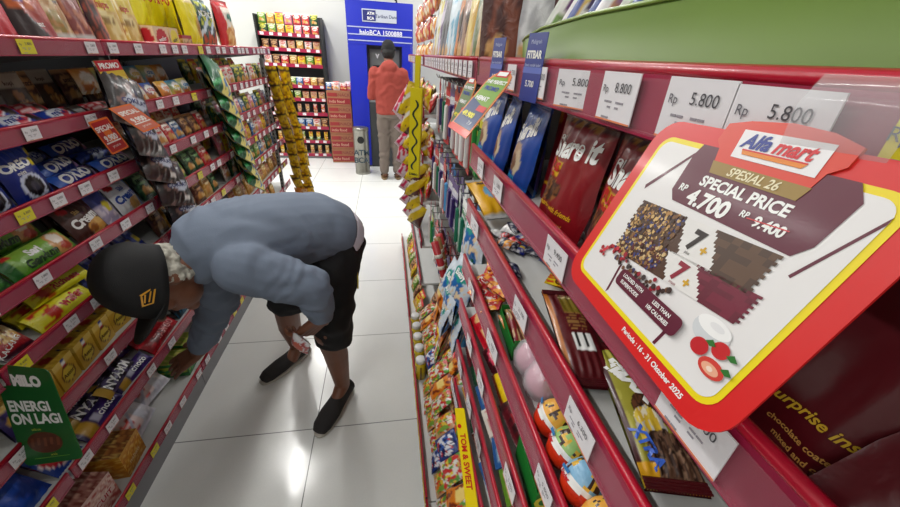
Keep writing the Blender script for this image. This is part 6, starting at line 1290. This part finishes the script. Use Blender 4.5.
def rear_person():
    root = empty('person', (.03, 4.84, 0)); tag(root, 'person in coral hoodie and black cap standing at the cash machine', 'person'); V3 = Vector
    sk = SKIN; X_ = V3((1, 0, 0)); Y_ = V3((0, 1, 0)); Z_ = V3((0, 0, 1)); cx, cy = .04, 4.86
    b = MB(); hc = V3((cx+.0, cy+.05, 1.50)); vell(b, hc, [X_*.07, Y_*.088, Z_*.105]); vcap(b, hc-Z_*.05-Y_*.01, .052, (cx, cy, 1.34), .055); vcap(b, hc+Y_*.09, .012, hc+Y_*.1-Z_*.02, .014)
    for s in (-1, 1): vell(b, hc+X_*.072*s-Y_*.005, [X_*.009, Y_*.018, Z_*.028])
    vloft(b, [((cx, cy, .86), .13, .09), ((cx, cy, 1.1), .125, .09), ((cx, cy, 1.3), .15, .08)], X_)
    for s in (-1, 1):
        vcap(b, (cx+.075*s, cy, .85), .075, (cx+.075*s, cy+.01, .46), .052); vcap(b, (cx+.075*s, cy+.01, .46), .05, (cx+.08*s, cy-.01, .08), .034); vcap(b, (cx+.08*s, cy-.01, .05), .03, (cx+.10*s, cy+.15, .03), .026)
        vcap(b, (cx+.17*s, cy, 1.28), .05, (cx+.20*s, cy+.03, 1.02), .04); vcap(b, (cx+.20*s, cy+.03, 1.02), .038, (cx+.13*s, cy+.24, 1.05), .026); hand(b, V3((cx+.13*s, cy+.24, 1.05)), (-.2*s, .9, .1), (0, 0, 1), -s, .3)
    grow('body', b, .006, 3, sk, root)
    b = MB(); vloft(b, [((cx, cy, .82), .165, .12), ((cx, cy, .92), .165, .12), ((cx, cy, 1.1), .17, .12), ((cx, cy-.005, 1.26), .185, .11), ((cx, cy, 1.34), .11, .08), ((cx, cy, 1.38), .075, .07)], X_)
    for s in (-1, 1): vcap(b, (cx+.165*s, cy, 1.27), .066, (cx+.215*s, cy+.02, 1.02), .056); vcap(b, (cx+.215*s, cy+.02, 1.02), .055, (cx+.14*s, cy+.20, 1.04), .042)
    vell(b, V3((cx, cy-.065, 1.33)), [X_*.095, Y_*.055, Z_*.085]); vell(b, V3((cx, cy-.09, 1.26)), [X_*.06, Y_*.04, Z_*.05])
    grow('hoodie', b, .009, 4, fabric('coral_fleece', (150, 60, 50), 120), root, lambda c, q: .007*math.sin(30*c.z+6*noise.noise(c*8))*.6+.004*noise.noise(c*24))
    b = MB(); vloft(b, [((cx, cy, .88), .145, .11), ((cx, cy, .78), .155, .115)], X_)
    for s in (-1, 1): vcap(b, (cx+.075*s, cy, .80), .092, (cx+.08*s, cy+.01, .46), .075); vcap(b, (cx+.08*s, cy+.01, .46), .074, (cx+.085*s, cy-.005, .12), .06)
    grow('trousers', b, .009, 4, fabric('grey_beige_cotton', (112, 100, 92), 150), root, lambda c, q: .005*math.sin(40*c.z+8*noise.noise(c*7)))
    b = MB(); V = []; Fc = []; n = 32; m = 10
    for k in range(m+1):
        t = math.pi/2*k/m
        for j in range(n): a = 2*math.pi*j/n; r = math.cos(t)**.8; V.append(hc+V3((math.cos(a)*.082*r, math.sin(a)*.1*r, .005+.115*math.sin(t)))-root.location)
    for k in range(m):
        for j in range(n): Fc.append((k*n+j, k*n+(j+1) % n, (k+1)*n+(j+1) % n, (k+1)*n+j))
    b.add(V, Fc, (10, 10, 12), 0, True); cap = b.build('cap', CAPM, root); cap.modifiers.new('s', 'SOLIDIFY').thickness = .003
    b = MB(); b.add([hc+V3((x*.075, .085+.075*r*math.cos(x*1.2), .01-.01*r-.012*x*x))-root.location for r in (0, .5, 1) for x in (-1, -.5, 0, .5, 1)], [(5*j+i, 5*j+i+1, 5*j+i+6, 5*j+i+5) for j in range(2) for i in range(4)], (10, 10, 12), 0, True); b.build('brim', CAPM, cap)
    b = MB(); vell(b, hc-Y_*.02-Z_*.01, [X_*.078, Y_*.085, Z_*.085]); h = grow('hair', b, .006, 1, plain('black_hair', (16, 14, 14), .6, bump=.5), root, lambda c, q: .003*noise.noise(c*70))
    bm = bmesh.new(); bm.from_mesh(h.data); bmesh.ops.delete(bm, geom=[v for v in bm.verts if v.co.y > hc.y+.03], context='VERTS'); bm.to_mesh(h.data); bm.free()
    for s in (-1, 1):
        b = MB(); pts = []; n = 28; V = []
        for z in (0.001, .022):
            for j in range(n): a = 2*math.pi*j/n; V.append(V3((cx+.09*s+.048*math.cos(a), cy+.06+.14*math.sin(a), z))-root.location)
        b.add(V, [(j, (j+1) % n, n+(j+1) % n, n+j) for j in range(n)]+[tuple(range(n))[::-1], tuple(range(n, 2*n))], (120, 96, 66)); sn = b.build('sandal', M['soft'], root)
        b = MB(); b.tube([(cx+.09*s-.046-root.location.x, cy+.09-root.location.y, .02), (cx+.09*s-root.location.x, cy+.08-root.location.y, .07), (cx+.09*s+.046-root.location.x, cy+.09-root.location.y, .02)], .012, (70, 50, 36), n=8); b.build('strap', M['soft'], sn)
rear_person()
# ---------------------------------------------------------------- light level and colour management
w = bpy.data.worlds.new('shop_air'); bpy.context.scene.world = w; w.use_nodes = True
w.node_tree.nodes['Background'].inputs[0].default_value = (.75, .78, .8, 1); w.node_tree.nodes['Background'].inputs[1].default_value = .3
sc = bpy.context.scene
sc.view_settings.view_transform = 'Standard'; sc.view_settings.look = 'None'; sc.view_settings.gamma = 1; sc.view_settings.use_curve_mapping = False
sc.view_settings.exposure = 0.6
sc.cycles.use_denoising = True; sc.cycles.max_bounces = 8; sc.cycles.transparent_max_bounces = 16; sc.cycles.sample_clamp_indirect = 6
print('things placed', NOBJ[0], 'objects', len(bpy.data.objects))
